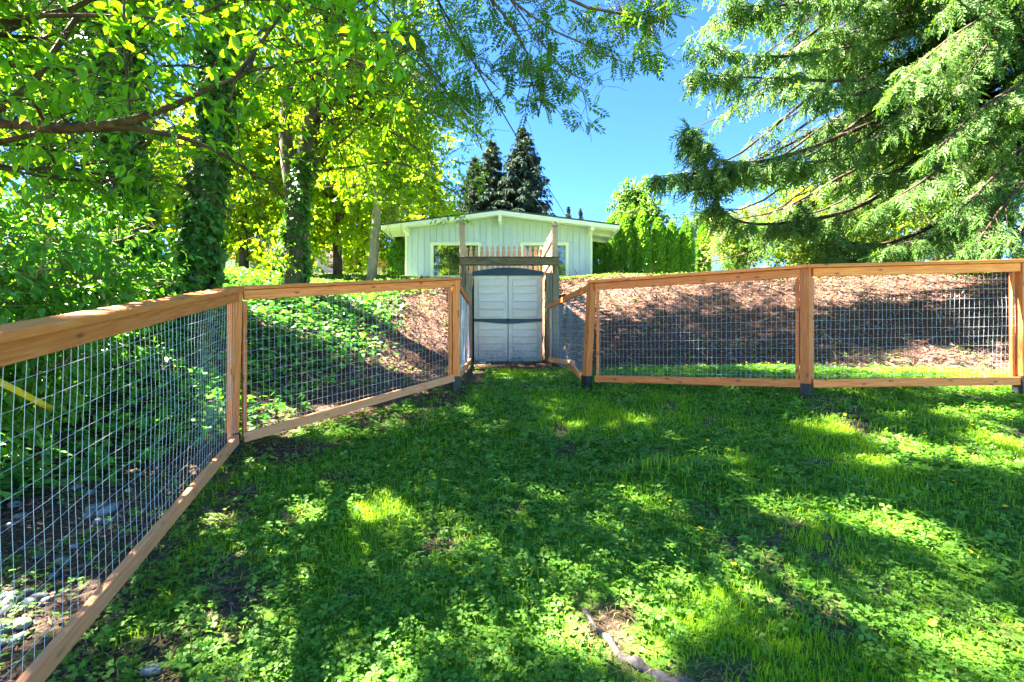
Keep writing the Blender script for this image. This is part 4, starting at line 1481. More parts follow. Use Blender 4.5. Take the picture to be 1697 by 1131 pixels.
def glow_gap(O):
    g = np.zeros(len(O), bool)
    for p_, r_ in GLOW:
        v = O - p_
        k = v @ SUN
        g |= np.linalg.norm(v - k[:, None] * SUN, axis=1) < r_
    return g


for (x, y, top, sd, lab) in [(-9.6, 5.6, 18.5, 171, "tall wood tree beyond the edge of the view, nearest the lawn"), (-10.6, 8.4, 21.0, 172, "tallest wood tree beyond the edge of the view, its shade crossing the mulch bank"), (-9.9, 2.7, 18.5, 173, "tall wood tree beyond the edge of the view, beside the photographer")]:
    z = gz(x, y)
    t, tr, fr, b0, S = leafy_tree("tall_tree", lab, (x, y, z - .2), (x + .3, y, top - 1.5), .32, (x + .4, y, (top + 7.4) / 2), (3.4, 2.7, (top - 7.4) / 2), M['tall_leaf'], M['bark'], sd, nlimb=56, nsub=10, ntwig=4, per=3, L=.22, aspect=.62, twl=.8, subl=1.5, group="tall trees shading the lawn", limb_from=.4,
                                  skip=lambda O: glow_gap(O) | ((O[:, 2] < .78 * O[:, 1]) & (O[:, 0] > -1.2 * O[:, 1])))
    crown_mesh(t, fr, b0, M['tall_leaf'])

# trees behind the camera that the house windows mirror
for (x, y, cr, sd, lab) in [(-7.5, -28, 5.2, 75, "tall broad tree mirrored in the house window next to the leafy crowns"), (5.5, -31, 5.2, 76, "tall broad tree mirrored in the house window next to the hedge")]:
    z = gz(x, y)
    t, tr, fr, b0, S = leafy_tree("leafy_tree", lab, (x, y, z - .2), (x, y, z + 20), .35, (x, y, z + 14), (cr, 3, 10.5), M['deep_leaf'], M['bark'], sd, nlimb=60, nsub=8, ntwig=4, per=6, L=.48, aspect=.6, twl=1.0, subl=2.0, group="trees mirrored in the windows", limb_from=.15, prune=False)
    crown_mesh(t, fr, b0, M['deep_leaf'])

# sunlit bushes on the crest under the cedar
for (px, d, wx, h, sd, lab) in [(1225, 15.5, 1.5, 1.7, 81, "pale sunlit bush at the end of the hedge row"), (1335, 14.5, 1.4, 1.5, 82, "low pale bush behind the middle post of the mulch-side fence"),
                                (1450, 14.5, 1.6, 1.9, 83, "yellow-green bush under the cedar's lowest boughs, in from its trunk"), (1590, 14.0, 1.8, 2.1, 84, "bright bush under the cedar nearest the edge of the view")]:
    x = (px - 848.5) / FPX * d
    z = gz(x, d)
    t, tr, fr, b0, S = leafy_tree("shrub", lab, (x, d, z - .1), (x, d, z + h * .8), .05, (x, d, z + h * .75), (wx, 1.0, h * .75), M['pale_leaf'], M['stem'], sd, nlimb=34, nsub=8, ntwig=5, per=9, L=.095, aspect=.5, twl=.3, subl=.45, limb_from=.05, cat="bush", group="sunlit bushes under the cedar", prune=False)
    crown_mesh(t, fr, b0, M['pale_leaf'])

# arborvitae hedge
rgH = np.random.default_rng(91)
hedge_at = [(988, 24.5, 381, .43, "beside the blue house's eave, partly hidden by it"), (1012, 24.5, 365, .43, "second from the blue house, with a narrow tip"), (1036, 24.6, 361, .43, "third from the blue house"), (1063, 24.6, 355, .48, "the broadest in the middle of the hedge row"),
            (1090, 24.8, 365, .39, "just past the broadest of the row"), (1113, 24.9, 369, .35, "slim, two past the broadest of the row"), (1137, 25.0, 367, .39, "with the sunlit flank, in front of the grey far house's roof end"), (1166, 25.4, 363, .33, "last and standing a little apart, beside the pale bush"), (661, 23.5, 398, .5, "alone, at the other corner of the blue house")]
for (px, d, ty, rad, where) in hedge_at:
    x = (px - 848.5) / FPX * d
    z0 = gz(x, d) - .05
    z1 = (565.5 - ty) / FPX * d
    t = thing("arborvitae", "columnar green arborvitae " + where, "hedge tree", "arborvitae hedge trees", (x, d, z0))
    h = z1 - z0
    n = 5200
    u = rgH.uniform(0, 1, n)
    ang = rgH.uniform(0, 2 * np.pi, n)
    r = rad * np.minimum(1, 1.9 * (1 - u) ** .62) * np.sqrt(rgH.uniform(.45, 1, n)) * (.92 + .28 * vnoise(ang * 1.6, u * 7, 1, int(px)))
    dv = np.stack([np.cos(ang), np.sin(ang), 0 * ang], -1)
    O = dv * r[:, None] + np.stack([0 * u, 0 * u, u * h], -1)
    A = unit(dv * .5 + np.array([0, 0, .9]) + rgH.normal(0, .3, (n, 3)))
    Nn = unit(dv + rgH.normal(0, .5, (n, 3)))
    Ls = rgH.uniform(.10, .22, n)
    crown_mesh(t, (O, A, Nn, Ls, Ls * .55), np.zeros(3), M['hedge_leaf'])
    mb = MB()
    mb.tube([(0, 0, -.1), (0, 0, h * .5), (0, 0, h * .9)], [.08, .05, .02], 6)
    link("trunk", mb.mesh("trunk", True), M['red_bark'], t)


# conifers behind the house
def conifer(label, px, d, ty, width, seed, tiers=34, name="spruce_tree", ls=1.0):
    rg = np.random.default_rng(seed)
    x = (px - 848.5) / FPX * d
    z1 = (565.5 - ty) / FPX * d
    z0 = gz(x, d)
    t = thing(name, label, "conifer", "conifers behind the house", (x, d, z0))
    H = z1 - z0
    mb = MB()
    mb.tube([(0, 0, -.3), (0, 0, H * .5), (0, 0, H)], [.42, .25, .03], 8)
    O, A, Nn, Ls, Ws = [], [], [], [], []
    for k in range(tiers):
        u = .12 + .875 * k / (tiers - 1)
        R = width * (1.03 - u) ** .75
        for b in range(15):
            ang = rg.uniform(0, 2 * np.pi)
            rl = R * rg.uniform(.55, 1.15)
            dv = np.array([math.cos(ang), math.sin(ang), 0])
            p0 = np.array([0, 0, u * H + rg.uniform(-.2, .2)])
            C = np.array([p0, p0 + dv * rl * .5 + [0, 0, -.10 * rl], p0 + dv * rl + [0, 0, -.12 * rl]])
            mb.tube(C, [.05, .03, .01], 3, cap=False)
            m = int(14 + 12 * rl)
            tt = rg.uniform(.12, 1.03, m)
            base = at(C, tt)
            sd = np.array([-dv[1], dv[0], 0])
            O.append(base)
            A.append(unit(dv * .4 + sd * rg.normal(0, .6, m)[:, None] + np.array([0, 0, -.65]) + rg.normal(0, .25, (m, 3))))
            Nn.append(unit(np.array([0, 0, 1.]) + dv * .6 + rg.normal(0, .5, (m, 3))))
            l_ = ls * rg.uniform(.35, .8, m) * (.55 + .45 * min(1, rl / 2))
            Ls.append(l_)
            Ws.append(l_ * .36)
    link("trunk", mb.mesh("trunk", True), M['bark'], t)
    crown_mesh(t, tuple(np.concatenate(q) for q in (O, A, Nn, Ls, Ws)), np.zeros(3), M['spruce_leaf'])


conifer("tallest dark spruce rising behind the blue house's ridge", 866, 46, 214, 5.6, 101)
conifer("second dark spruce behind the house, left of the tallest one", 815, 47, 236, 5.0, 102)
conifer("third, partly hidden spruce beside the leafy tree crowns", 786, 48, 262, 4.2, 103)
for px, ty, w in ((942, 352, "nearer the ridge"), (962, 356, "farther down the roof slope")):
    conifer("little conifer tip showing over the blue house's roof, the one " + w, px, 40, ty - 8, 1.1, px, 34, "small_conifer", .42)

# J: the big cedar
CEX, CED = 10.6, 10.4
rgC = np.random.default_rng(111)
cz0 = gz(CEX, CED) - .2
cedar = thing("cedar_tree", "large cedar with drooping feathery boughs overhanging the mulch bank", "tree", None, (CEX, CED, cz0))
cb = np.array([CEX, CED, cz0])
tr = MB()
tr.tube(np.array([(0, 0, -.2), (.05, 0, 3), (-.05, .05, 7), (0, 0, 12), (0, 0, 16)]), [.40, .33, .26, .16, .05], 12, .06)
limbs = []
for k in range(250):
    h = rgC.uniform(2.0, 12.5)
    ang = rgC.uniform(math.radians(95), math.radians(330))       # towards the lawn and the house
    R = rgC.uniform(4.2, 7.4) * (1 - .028 * max(h - 4, 0))
    if rgC.uniform() < .35:
        R *= rgC.uniform(.4, .75)
    dv = np.array([math.cos(ang), math.sin(ang), 0])
    p0 = cb + [0, 0, h]
    sag = rgC.uniform(.12, .30)
    P = resample([p0, p0 + dv * R * .35 + [0, 0, .02 * R], p0 + dv * R * .7 + [0, 0, -sag * R * .75], p0 + dv * R + [0, 0, -sag * R + rgC.uniform(-.15, .5)]], 12)
    limbs.append((P, .02 + .007 * R))
for pts in [[(1640, 120, 10.2), (1420, 215, 9.4), (1290, 262, 9.0), (1195, 268, 8.9), (1150, 225, 8.9), (1133, 196, 8.9)],
            [(1640, 150, 10.2), (1450, 250, 9.4), (1270, 275, 9.0), (1170, 285, 8.9), (1092, 292, 8.9)],
            [(1500, 300, 9.6), (1400, 352, 9.4), (1270, 372, 9.2), (1205, 357, 9.2), (1175, 320, 9.2)],
            [(1640, 20, 10.2), (1450, 70, 9.6), (1270, 95, 9.2), (1142, 68, 9.0)],
            [(1640, 80, 10.2), (1450, 130, 9.6), (1280, 130, 9.2), (1146, 122, 9.0)],
            [(1640, -60, 10.2), (1450, -20, 9.6), (1290, 10, 9.2), (1205, 5, 9.0)],
            [(1640, -160, 10.2), (1450, -120, 9.6), (1290, -70, 9.2), (1190, -60, 9.0)],
            [(1640, 330, 10.0), (1500, 395, 9.2), (1430, 405, 9.0), (1360, 385, 8.9), (1330, 350, 8.9)],
            [(1700, 260, 9.6), (1600, 250, 8.4), (1530, 300, 7.8), (1480, 330, 7.5)],
            [(1800, 200, 9.6), (1700, 240, 8.0), (1650, 290, 7.4), (1600, 340, 7.2)],
            [(1900, 100, 9.6), (1750, 120, 8.0), (1640, 170, 7.2), (1560, 240, 7.0)],
            [(1900, 180, 9.0), (1760, 240, 7.6), (1680, 320, 7.0), (1620, 400, 6.8)],
            [(1900, 280, 9.0), (1780, 330, 8.0), (1690, 390, 7.6), (1600, 430, 7.5)],
            [(1760, 230, 9.6), (1640, 330, 8.6), (1560, 385, 8.2), (1470, 410, 8.0)],
            [(1700, 330, 9.8), (1600, 380, 9.0), (1480, 420, 8.8), (1380, 425, 8.8)],
            [(1900, -150, 9.0), (1760, -60, 8.2), (1660, 40, 7.8), (1590, 150, 7.6)],
            [(1900, 0, 9.0), (1780, 60, 8.2), (1690, 150, 7.8), (1630, 250, 7.6)],
            [(1760, -40, 9.4), (1640, 60, 8.8), (1540, 150, 8.4), (1450, 230, 8.2)],
            [(1900, -50, 9.6), (1700, 0, 8.0), (1580, 60, 7.4), (1500, 130, 7.2)]]:
    limbs.append((resample([W(*p) for p in pts], 14), .055))
fO, fA, fN, fL = [], [], [], []
EDGE_Y, EDGE_X = [-620, -560, -500, -440, -380, -300, -235, -170, -130], [330, 345, 300, 300, 325, 250, 245, 330, 360]
for P, r in limbs:
    tr.tube(P - cb, np.linspace(r, .008, len(P)), 5, .05, cap=False)
    length = np.linalg.norm(np.diff(P, axis=0), axis=1).sum()
    ns = int((12 if r == .055 else 7.5) * length)
    for s in range(ns):
        u = rgC.uniform(.05, 1.0)
        a = at(P, u)
        d1 = unit(at(P, min(1, u + .05)) - at(P, max(0, u - .05)))
        sd = unit(np.cross(d1, [0, 0, 1])) * rgC.choice([-1, 1])
        sl = rgC.uniform(.35, .95) * (.55 + .6 * (1 - u))
        e = a + unit(d1 * .7 + sd * rgC.uniform(.1, 1.1)) * sl + np.array([0, 0, -.35 * sl])
        C = curve(a, e, (0, 0, .10 * sl), 4)
        ex, ey = e[0] / e[1] * FPX, e[2] / e[1] * FPX
        if ex > np.interp(-ey, EDGE_Y, EDGE_X) + 6 and ey > 135:
            tr.tube(C[::3] - cb, [.008, .003], 3, cap=False)
        m = int(rgC.integers(13, 21))
        tt = rgC.uniform(.15, 1.02, m)
        b = at(C, tt)
        dd = unit(e - a)
        sg = np.where(np.arange(m) % 2 == 0, 1, -1)[:, None]
        sx = unit(np.cross(dd, [0, 0, 1]))
        fO.append(b)
        fA.append(unit(dd * .55 + sx * sg * rgC.uniform(.1, .7, (m, 1)) + np.array([0, 0, -.9]) + rgC.normal(0, .45, (m, 3))))
        fN.append(unit(np.array([0, 0, .55]) + dd * .4 + sx * sg * .3 + rgC.normal(0, .4, (m, 3))))
        fL.append(rgC.uniform(.10, .34, m))
fO, fA, fN, fL = [np.concatenate(q) for q in (fO, fA, fN, fL)]
X_, Y_ = fO[:, 0] / fO[:, 1] * FPX, fO[:, 2] / fO[:, 1] * FPX
fL = fL * np.clip(fO[:, 1] / 9.5, .55, 1)
edge = np.interp(-Y_, EDGE_Y, EDGE_X)
keep = (X_ > edge - 12) & (Y_ > 128) & (X_ < 1300) & (fO[:, 1] > 5)
keep &= sun_keep(fO) | (rgC.uniform(0, 1, len(fO)) < .72)
# the boughs seen from the lawn are dense; the far side of the tree carries fewer, larger sprays
far_side = fO[:, 1] > 11.0
above = Y_ > 620
keep &= rgC.uniform(0, 1, len(fO)) < np.where(far_side, .10, np.where(above, .10, .56))
fL = fL * np.where(far_side | above, 1.7, 1.22)
fO, fA, fN, fL = fO[keep], fA[keep], fN[keep], fL[keep]
print("cedar fronds", len(fO))
link("trunk", tr.mesh("trunk", True), M['red_bark'], cedar)
V, F = place(FROND_T, FROND_F, fO - cb, fA, fN, fL, fL)
link("crown", mesh_np("crown", V, [F]), M['cedar_leaf'], cedar)

# ------------------------------------------------------------------ ground cover
rgG = np.random.default_rng(201)


def scatter(n, x0, x1, y0, y1, dens, rg=rgG):
    x = rg.uniform(x0, x1, n)
    y = rg.uniform(y0, y1, n)
    k = rg.uniform(0, 1, n) < dens(x, y)
    return x[k], y[k]


def in_view(x, y, margin=1.0):
    return (y > .7) & (np.abs(x) < 1.13 * y + margin)


def lawn_mask(x, y):
    d = bank_dist(x, y)
    inside = fence_side(x, y) > -.05
    return inside & (d < -.45 - .8 * sstep(3.5, 5.5, x) + 1.5 * (vnoise(x, y, .6, 21) * .7 + vnoise(x, y, .2, 22) * .3 - .4)) & in_view(x, y) & ~((np.abs(x + .08) < .75) & (y > 9.62))


def clover_amount(x, y):
    """0 = turf, 1 = creeping buttercup and clover"""
    base = vnoise(x, y, 1.2, 31) * .55 + vnoise(x, y, .45, 32) * .45
    return sstep(.42, .60, base + .08 + .22 * sstep(.8, -1.8, x) + .12 * sstep(4.2, 6, y) + .15 * sstep(5.2, 6.2, y) * (x > .8) - .05)



HUMP = lambda x, y: np.exp(-((x - 1.05) ** 2 / .2 + (y - 3.45) ** 2 / .06))


def grass(n, x0, x1, y0, y1, dens, hgt, mat, name, lab=None, wmul=1.0, flat=0.0, mask=None):
    x, y = scatter(n, x0, x1, y0, y1, lambda x, y: dens(x, y) * (mask(x, y) if mask is not None else 1))
    m = len(x)
    z = G(x, y)
    ang = rgG.uniform(0, 2 * np.pi, m)
    lean = rgG.uniform(.15, .9, m) + flat
    h = hgt(x, y) * rgG.uniform(.5, 1.35, m)
    dv = np.stack([np.cos(ang), np.sin(ang), 0 * ang], -1)
    sv = np.stack([-np.sin(ang), np.cos(ang), 0 * ang], -1)
    w = (.0018 + .0012 * rgG.uniform(0, 1, m)) * wmul * (1 + .28 * np.maximum(y - 2, 0))
    P = np.stack([x, y, z - .004], -1)
    up = np.array([0, 0, 1.0])
    mid = P + dv * (h * lean * .30)[:, None] + up * (h * .62)[:, None]
    tip = P + dv * (h * lean * .95)[:, None] + up * (h * (1 - .25 * lean))[:, None]
    Vv = np.stack([P - sv * w[:, None], P + sv * w[:, None], mid - sv * (w * .8)[:, None], mid + sv * (w * .8)[:, None], tip], 1)
    F = (np.arange(m) * 5)[:, None, None] + np.array([(0, 1, 3), (0, 3, 2), (2, 3, 4)])[None]
    o = link(name, mesh_np(name, Vv.reshape(-1, 3), [F.reshape(-1, 3)]), mat, kind="stuff")
    print(name, m)
    return tag(o, lab, "grass")


ROOT = np.array([ray_ground(*p)[:2] for p in ((965, 1012), (985, 1040), (1003, 1062), (1022, 1085), (1045, 1105), (1075, 1120), (1120, 1140), (1180, 1165))])


def root_gap(x, y):
    """thin growth along the surfaced root: 0 on it, 1 away from it"""
    best = np.full(np.shape(x), 9.0)
    for a, b in zip(ROOT[:-1], ROOT[1:]):
        ab = b - a
        t = np.clip(((x - a[0]) * ab[0] + (y - a[1]) * ab[1]) / (ab @ ab), 0, 1)
        best = np.minimum(best, np.hypot(x - a[0] - t * ab[0], y - a[1] - t * ab[1]))
    return .10 + .90 * sstep(.04, .22, best)


fall = lambda x, y: np.clip((1.5 / np.maximum(y, .8)) ** 1.1, .16, 1)
grass(1500000, -3.2, 8.5, .8, 9.7, lambda x, y: fall(x, y) * (1 - .80 * clover_amount(x, y)) * (1 - .85 * bare(x, y)) * root_gap(x, y) * .62, lambda x, y: .036 + .045 * vnoise(x, y, .6, 41) ** 2 + .08 * HUMP(x, y),
      M['grass_blade'], "grass", "green lawn grass growing across the foreground slope", mask=lawn_mask)
grass(260000, -3.2, 8.5, .8, 9.7, lambda x, y: fall(x, y) * (.12 + .8 * bare(x, y) + 1.2 * (1 - root_gap(x, y)) + .6 * np.exp(-((x - .45) ** 2 + (y - 3.2) ** 2) / .03)) * .55, lambda x, y: .03 + 0 * x, M['dry_grass'], "dry_grass", "dry straw-coloured grass lying in the thin patches of the lawn", flat=1.4, mask=lawn_mask)
grass(80000, -7, 13, 9.5, 23, lambda x, y: sstep(4.25, 4.5, bank_dist(x, y) + (vnoise(x, y, .8, 8) - .5) * .25) * sstep(23, 12, y) * (np.abs(x) < 1.0 * y + 1), lambda x, y: .05 + .05 * vnoise(x, y, .5, 42), M['upper_grass'], "upper_grass", "bright grass edge along the crest of the bank and round the house", wmul=1.9)


def clovers(n, x0, x1, y0, y1, dens, size, mat, name, lab, cat, template=(CLOVER_T, CLOVER_F), tilt=.35, hgt=.05):
    x, y = scatter(n, x0, x1, y0, y1, dens)
    m = len(x)
    z = G(x, y)
    ang = rgG.uniform(0, 2 * np.pi, m)
    L = size(x, y) * rgG.uniform(.55, 1.3, m)
    O = np.stack([x, y, z + hgt * rgG.uniform(.15, 1.1, m)], -1)
    A = np.stack([np.cos(ang), np.sin(ang), rgG.normal(0, .2, m)], -1)
    Nn = np.array([0, 0, 1.0]) + rgG.normal(0, tilt, (m, 3))
    if template[0] is CLOVER_T:
        near = y < 3.0
        V, F = place(CLOVER_T, CLOVER_F, O[near], A[near], Nn[near], L[near], L[near])
        V2, F2 = place(CLOVER_FAR_T, CLOVER_FAR_F, O[~near], A[~near], Nn[~near], L[~near], L[~near])
        F = np.concatenate([F, F2 + len(V)])
        V = np.concatenate([V, V2])
    else:
        V, F = place(template[0], template[1], O, A, Nn, L, L)
    o = link(name, mesh_np(name, V, [F]), mat, kind="stuff")
    print(name, m)
    return tag(o, lab, cat)


clovers(300000, -3.2, 8.5, .8, 9.7, lambda x, y: lawn_mask(x, y) * fall(x, y) * (.06 + .94 * clover_amount(x, y)) * (1 - .65 * bare(x, y)) * root_gap(x, y) * .62, lambda x, y: .022 + .006 * np.minimum(y, 5) / 2 + .012 * vnoise(x, y, .5, 51), M['clover_leaf'], "clover",
        "creeping clover and buttercup leaves spreading through the lawn", "ground cover", hgt=.055)


def ivy_mask(x, y):
    d = bank_dist(x, y)
    behind = fence_side(x, y) < -.06
    k = behind & (d > -1.4) & (d < 7) & in_view(x, y, .6)
    wob = vnoise(x, y, .7, 61)
    left = sstep(-1.9, -3.1, x + 1.2 * (wob - .5))
    return k * left * np.where(d < .2, .28 + .5 * (wob > .5), 1.0) * np.clip((3.0 / np.maximum(y, 1)) ** .8, .3, 1)


clovers(90000, -9, -1.0, 1.0, 12, lambda x, y: ivy_mask(x, y) * .8, lambda x, y: .074 + .02 * vnoise(x, y, .8, 62), M['ground_ivy'], "ground_ivy", "glossy ivy and weeds covering the bank behind the near wire panels", "ground cover", (IVY_T, IVY_F), .5, .16)
# loose weeds behind the wire at the foot of both banks
clovers(90000, -4.5, 9, 1.0, 9.5, lambda x, y: ((fence_side(x, y) < -.05) | (y > 5.0)) * in_view(x, y) * (bank_dist(x, y) < .9) * sstep(.35, .6, vnoise(x, y, .5, 71)) * np.clip(2.5 / np.maximum(y, 1), .3, 1) * .45, lambda x, y: .036 + 0 * x, M['clover_leaf'], "weeds", "small leafy weeds at the foot of the banks behind the wire", "ground cover", hgt=.05)
clovers(9000, -2.5, 8, 7.5, 12.5, lambda x, y: (bank_dist(x, y) > .4) * sstep(.66, .8, vnoise(x, y, .45, 72)) * .25, lambda x, y: .05 + 0 * x, M['ground_ivy'], "sprouts", "scattered green sprouts coming up through the mulch bank", "ground cover", (IVY_T, IVY_F), .5, .08)

# mulch chips
x, y = scatter(270000, -4.5, 13, 4.2, 13, lambda x, y: (zones(x, y)[0] * .5 + .10 * (fence_side(x, y) < -.05)) * (np.abs(x) < 1.15 * y + .5) * (1 - (alcove(x, y) > .5)))
m = len(x)
O = np.stack([x, y, G(x, y) + rgG.uniform(0, .025, m)], -1)
A = rgG.normal(size=(m, 3)) * [1, 1, .35]
Nn = np.array([0, -.3, 1.0]) + rgG.normal(0, .5, (m, 3))
L = rgG.uniform(.03, .095, m)
V, F = place(RHOMB_T, RHOMB_F, O, A, Nn, L, L * rgG.uniform(.18, .42, m))
print("mulch", m)
tag(link("mulch", mesh_np("mulch", V, [F]), M['mulch_chip'], kind="stuff"), "dark brown bark chips covering the bank beside the shed", "mulch")

x, y = scatter(5200, -3.4, 13, 4.8, 12.6, lambda x, y: zones(x, y)[0] * (np.abs(x) < 1.15 * y + .5) * (alcove(x, y) < .5))
m = len(x)
O = np.stack([x, y, G(x, y) + rgG.uniform(.005, .04, m)], -1)
A = rgG.normal(size=(m, 3)) * [1, 1, .45]
L = rgG.uniform(.08, .34, m)
V, F = place(RHOMB_T, RHOMB_F, O, A, np.array([0, -.4, 1.0]) + rgG.normal(0, .3, (m, 3)), L, rgG.uniform(.006, .02, m))
tag(link("twigs", mesh_np("twigs", V, [F]), M['stem'], kind="stuff"), "pale broken twigs and bark slivers strewn over the mulch banks", "twigs")

# soil litter near the camera behind and beside the near panel
x, y = scatter(60000, -4.6, -.4, 1.0, 6.5, lambda x, y: (np.where(fence_side(x, y) < -.03, .55, bare(x, y) * .6 * sstep(1.6, .4, fence_side(x, y)))) * in_view(x, y))
m = len(x)
O = np.stack([x, y, G(x, y) + rgG.uniform(0, .012, m)], -1)
A = rgG.normal(size=(m, 3)) * [1, 1, .25]
L = rgG.uniform(.02, .07, m)
V, F = place(RHOMB_T, RHOMB_F, O, A, np.array([0, 0, 1.0]) + rgG.normal(0, .4, (m, 3)), L, L * rgG.uniform(.10, .35, m))
tag(link("leaf_litter", mesh_np("leaf_litter", V, [F]), M['mulch_chip'], kind="stuff"), "twigs and dead leaf scraps on the soil beside the near fence", "leaf litter")

# small yellow flowers
x, y = scatter(900, -2.0, 7.5, 2.0, 8.0, lambda x, y: lawn_mask(x, y) * np.where(x > 1, .35, .10))
V, F = [], []
n = 0
for (a, b) in zip(x, y):
    z = gz(a, b) + rgG.uniform(.05, .09)
    r = rgG.uniform(.009, .016)
    tl = rgG.normal(0, .3, 2)
    ring = [(a + r * math.cos(q), b + r * math.sin(q), z + .004 + r * (tl[0] * math.cos(q) + tl[1] * math.sin(q))) for q in np.linspace(0, 2 * np.pi, 8, endpoint=False)]
    V += [(a, b, z - .004)] + ring
    F += [(n, n + 1 + i, n + 1 + (i + 1) % 8) for i in range(8)]
    n += 9
tag(link("flowers", mesh_np("flowers", np.array(V), [np.array(F)]), M['flower_petal'], kind="stuff"), "tiny yellow buttercup flowers dotted over the lawn", "flowers")


# ------------------------------------------------------------------ stones, root, pole, cables
def stone_mesh(seed):
    rg = np.random.default_rng(seed)
    nu, nv = 10, 7
    V = [(0, 0, -1.0)]
    for j in range(1, nv - 1):
        th = -math.pi / 2 + math.pi * j / (nv - 1)
        for i in range(nu):
            a = 2 * math.pi * i / nu
            V.append((math.cos(a) * math.cos(th), math.sin(a) * math.cos(th), math.sin(th)))
    V.append((0, 0, 1.0))
    V = np.array(V)
    ph = rg.uniform(0, 6, 6)
    s = 1 + .14 * np.sin(V[:, 0] * 2.6 + ph[0]) + .12 * np.sin(V[:, 1] * 3 + ph[1]) + .08 * np.sin(V[:, 2] * 3.5 + V[:, 0] * 2 + ph[2])
    V = V * s[:, None] * [1, .75, .55]
    F3 = [(0, 1 + (i + 1) % nu, 1 + i) for i in range(nu)] + [(len(V) - 1, 1 + (nv - 3) * nu + i, 1 + (nv - 3) * nu + (i + 1) % nu) for i in range(nu)]
    F4 = [(1 + j * nu + i, 1 + j * nu + (i + 1) % nu, 1 + (j + 1) * nu + (i + 1) % nu, 1 + (j + 1) * nu + i) for j in range(nv - 3) for i in range(nu)]
    me = mesh_np("river_stone", V, [F3, F4], True)
    me.materials.append(M['stone'])
    return me


stones = [stone_mesh(300 + k) for k in range(6)]
st_px = [(20, 1003, 17), (47, 1008, 14), (37, 1040, 14), (12, 1048, 12), (62, 995, 13), (30, 1062, 11), (8, 1020, 13), (52, 985, 10), (15, 990, 12), (75, 1002, 9), (5, 1068, 9),
         (160, 845, 14), (178, 852, 13), (168, 868, 12), (185, 866, 10), (150, 858, 9), (130, 810, 9), (140, 798, 10), (110, 800, 8), (150, 820, 8), (105, 935, 10), (24, 840, 9), (35, 857, 9), (20, 872, 8), (124, 910, 8), (145, 885, 7), (65, 925, 7), (90, 960, 8), (190, 840, 8), (215, 815, 7), (265, 775, 7), (232, 790, 6)]
for k, (px, py, s) in enumerate(st_px):
    p = ray_ground(px, py)
    o = bpy.data.objects.new("river_stone", stones[k % 6])
    COL.objects.link(o)
    sc = s / FPX * p[1] * 1.15
    o.location = (p[0], p[1], gz(p[0], p[1]) + sc * .22)
    o.scale = (sc, sc, sc)
    o.rotation_euler = (rnd.uniform(-.2, .2), rnd.uniform(-.2, .2), rnd.uniform(0, 6))
    if px < 80 and py > 960:
        tag(o, "grey river stone in the heap behind the near wire panel, at the picture's bottom corner", "stone", "river stones heaped in the corner")
    elif py < 830:
        tag(o, "small grey stone on the soil between the ivy edge and the near wire panel", "stone", "small stones along the ivy edge")
    elif 140 < px < 195:
        tag(o, "grey stone in the loose cluster midway along the near wire panel", "stone", "stones clustered midway along the panel")
    else:
        tag(o, "single grey stone scattered on bare soil behind the near wire panel", "stone", "scattered single stones")
p = ray_ground(252, 1122)
o = bpy.data.objects.new("river_stone", stones[2])
COL.objects.link(o)
o.location = (p[0], p[1], gz(p[0], p[1]) + .012)
o.scale = (.045, .04, .04)
tag(o, "single blue-grey stone lying in the clover on the lawn side of the fence", "stone")
for px, py, s, lab in ((800, 598, .10, "pale stone at the foot of the shed's left door"), (788, 600, .07, "small pale stone between the shed door and the timber wall")):
    q = W(px, py, 9.45)
    o = bpy.data.objects.new("river_stone", stones[1])
    COL.objects.link(o)
    o.location = (q[0], q[1], gz(q[0], q[1]) + s * .3)
    o.scale = (s, s, s)
    tag(o, lab, "stone")

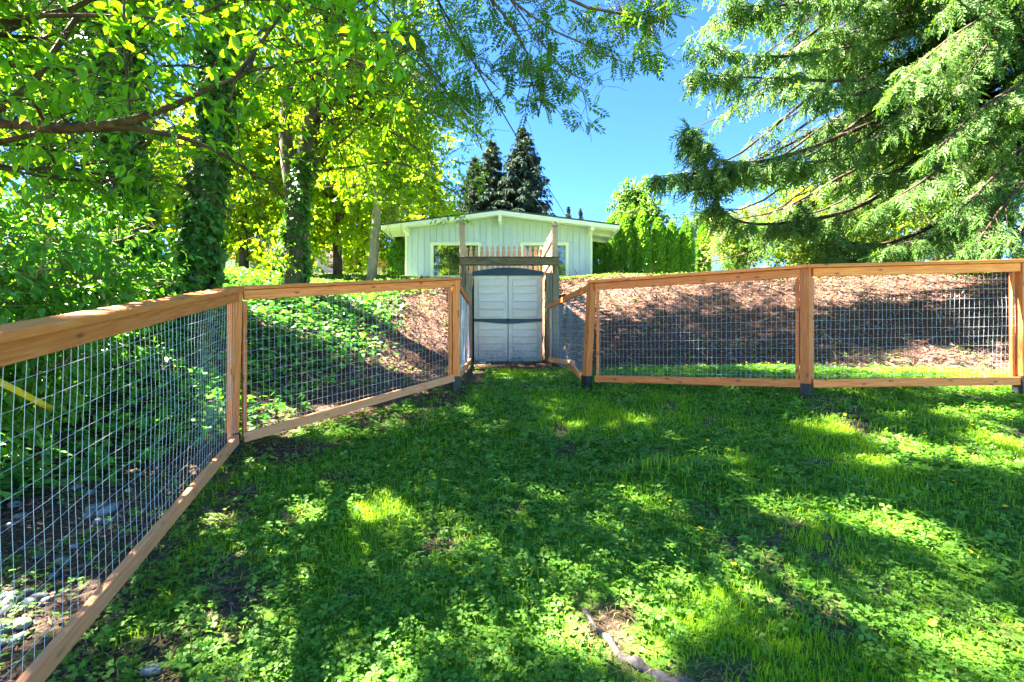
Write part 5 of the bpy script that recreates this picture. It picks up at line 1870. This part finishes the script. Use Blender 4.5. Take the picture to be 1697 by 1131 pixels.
rp_ = [ray_ground(*p) for p in ((965, 1012), (985, 1040), (1003, 1062), (1022, 1085), (1045, 1105), (1075, 1120), (1120, 1140), (1180, 1165))]
rp_ = resample([np.array([p[0], p[1], gz(p[0], p[1]) + .004]) for p in rp_], 26)
rp_[:, 2] += .012 * np.sin(np.arange(26) * .9)
mb = MB()
mb.tube(rp_, np.linspace(.010, .026, 26) * (1 + .25 * np.sin(np.arange(26) * 1.7)), 9, .18)
tag(link("tree_root", mb.mesh("tree_root", True), M['pale_root']), "pale knobbly tree root surfacing in the dry grass of the lawn", "root")

p0, p1 = W(-45, 612, 2.25), W(84, 677, 2.75)
mb = MB()
mb.tube(resample([p0, (p0 + p1) / 2 + [0, 0, .004], p1], 6), .0165, 10)
tag(link("garden_pole", mb.mesh("garden_pole", True), M['yellow_plastic']), "yellow plastic pole poking out of the ivy behind the near wire panel", "pole")

w1 = [W(639, -150, 3.95), W(725, 0, 5.2), W(791, 115, 6.85), W(858, 230, 10.0), W(937, 357, 21.0)]
w2 = [W(519, -120, 4.4), W(617, 0, 5.6), W(720, 126, 7.9), W(831, 262, 13.5), W(905, 352, 26.0)]
for wp, lab in ((w1, "thin black utility cable coming down to the blue house's roof slope past the spruce top"), (w2, "black utility cable crossing in front of the leafy crowns and behind the house")):
    mb = MB()
    mb.tube(np.concatenate([np.linspace(a_, b_, 6)[:-1] for a_, b_ in zip(wp[:-1], wp[1:])] + [wp[-1:]]), .013, 5)
    tag(link("utility_cable", mb.mesh("utility_cable", True), M['cable']), lab, "cable", "utility cables")

# fallen twigs on the lawn and the bank
mb = None
for (a, b, lab) in [((1330, 985), (1362, 978), "single broad green leaf standing up in the lawn"), ]:
    p = ray_ground(*a)
    q = ray_ground(*b)
    T = np.array([p + [0, 0, .045]])
    V, F = place(LEAF_T, LEAF_F, T, np.array([q - p]) + [0, 0, .02], np.array([[0, -.5, 1.0]]), .1, .05)
    tag(link("fallen_leaf", mesh_np("fallen_leaf", V, [F]), M['near_leaf']), lab, "leaf")

print("polys", sum(len(o.data.polygons) for o in scene.objects if o.type == 'MESH'), "objects", len(scene.objects))
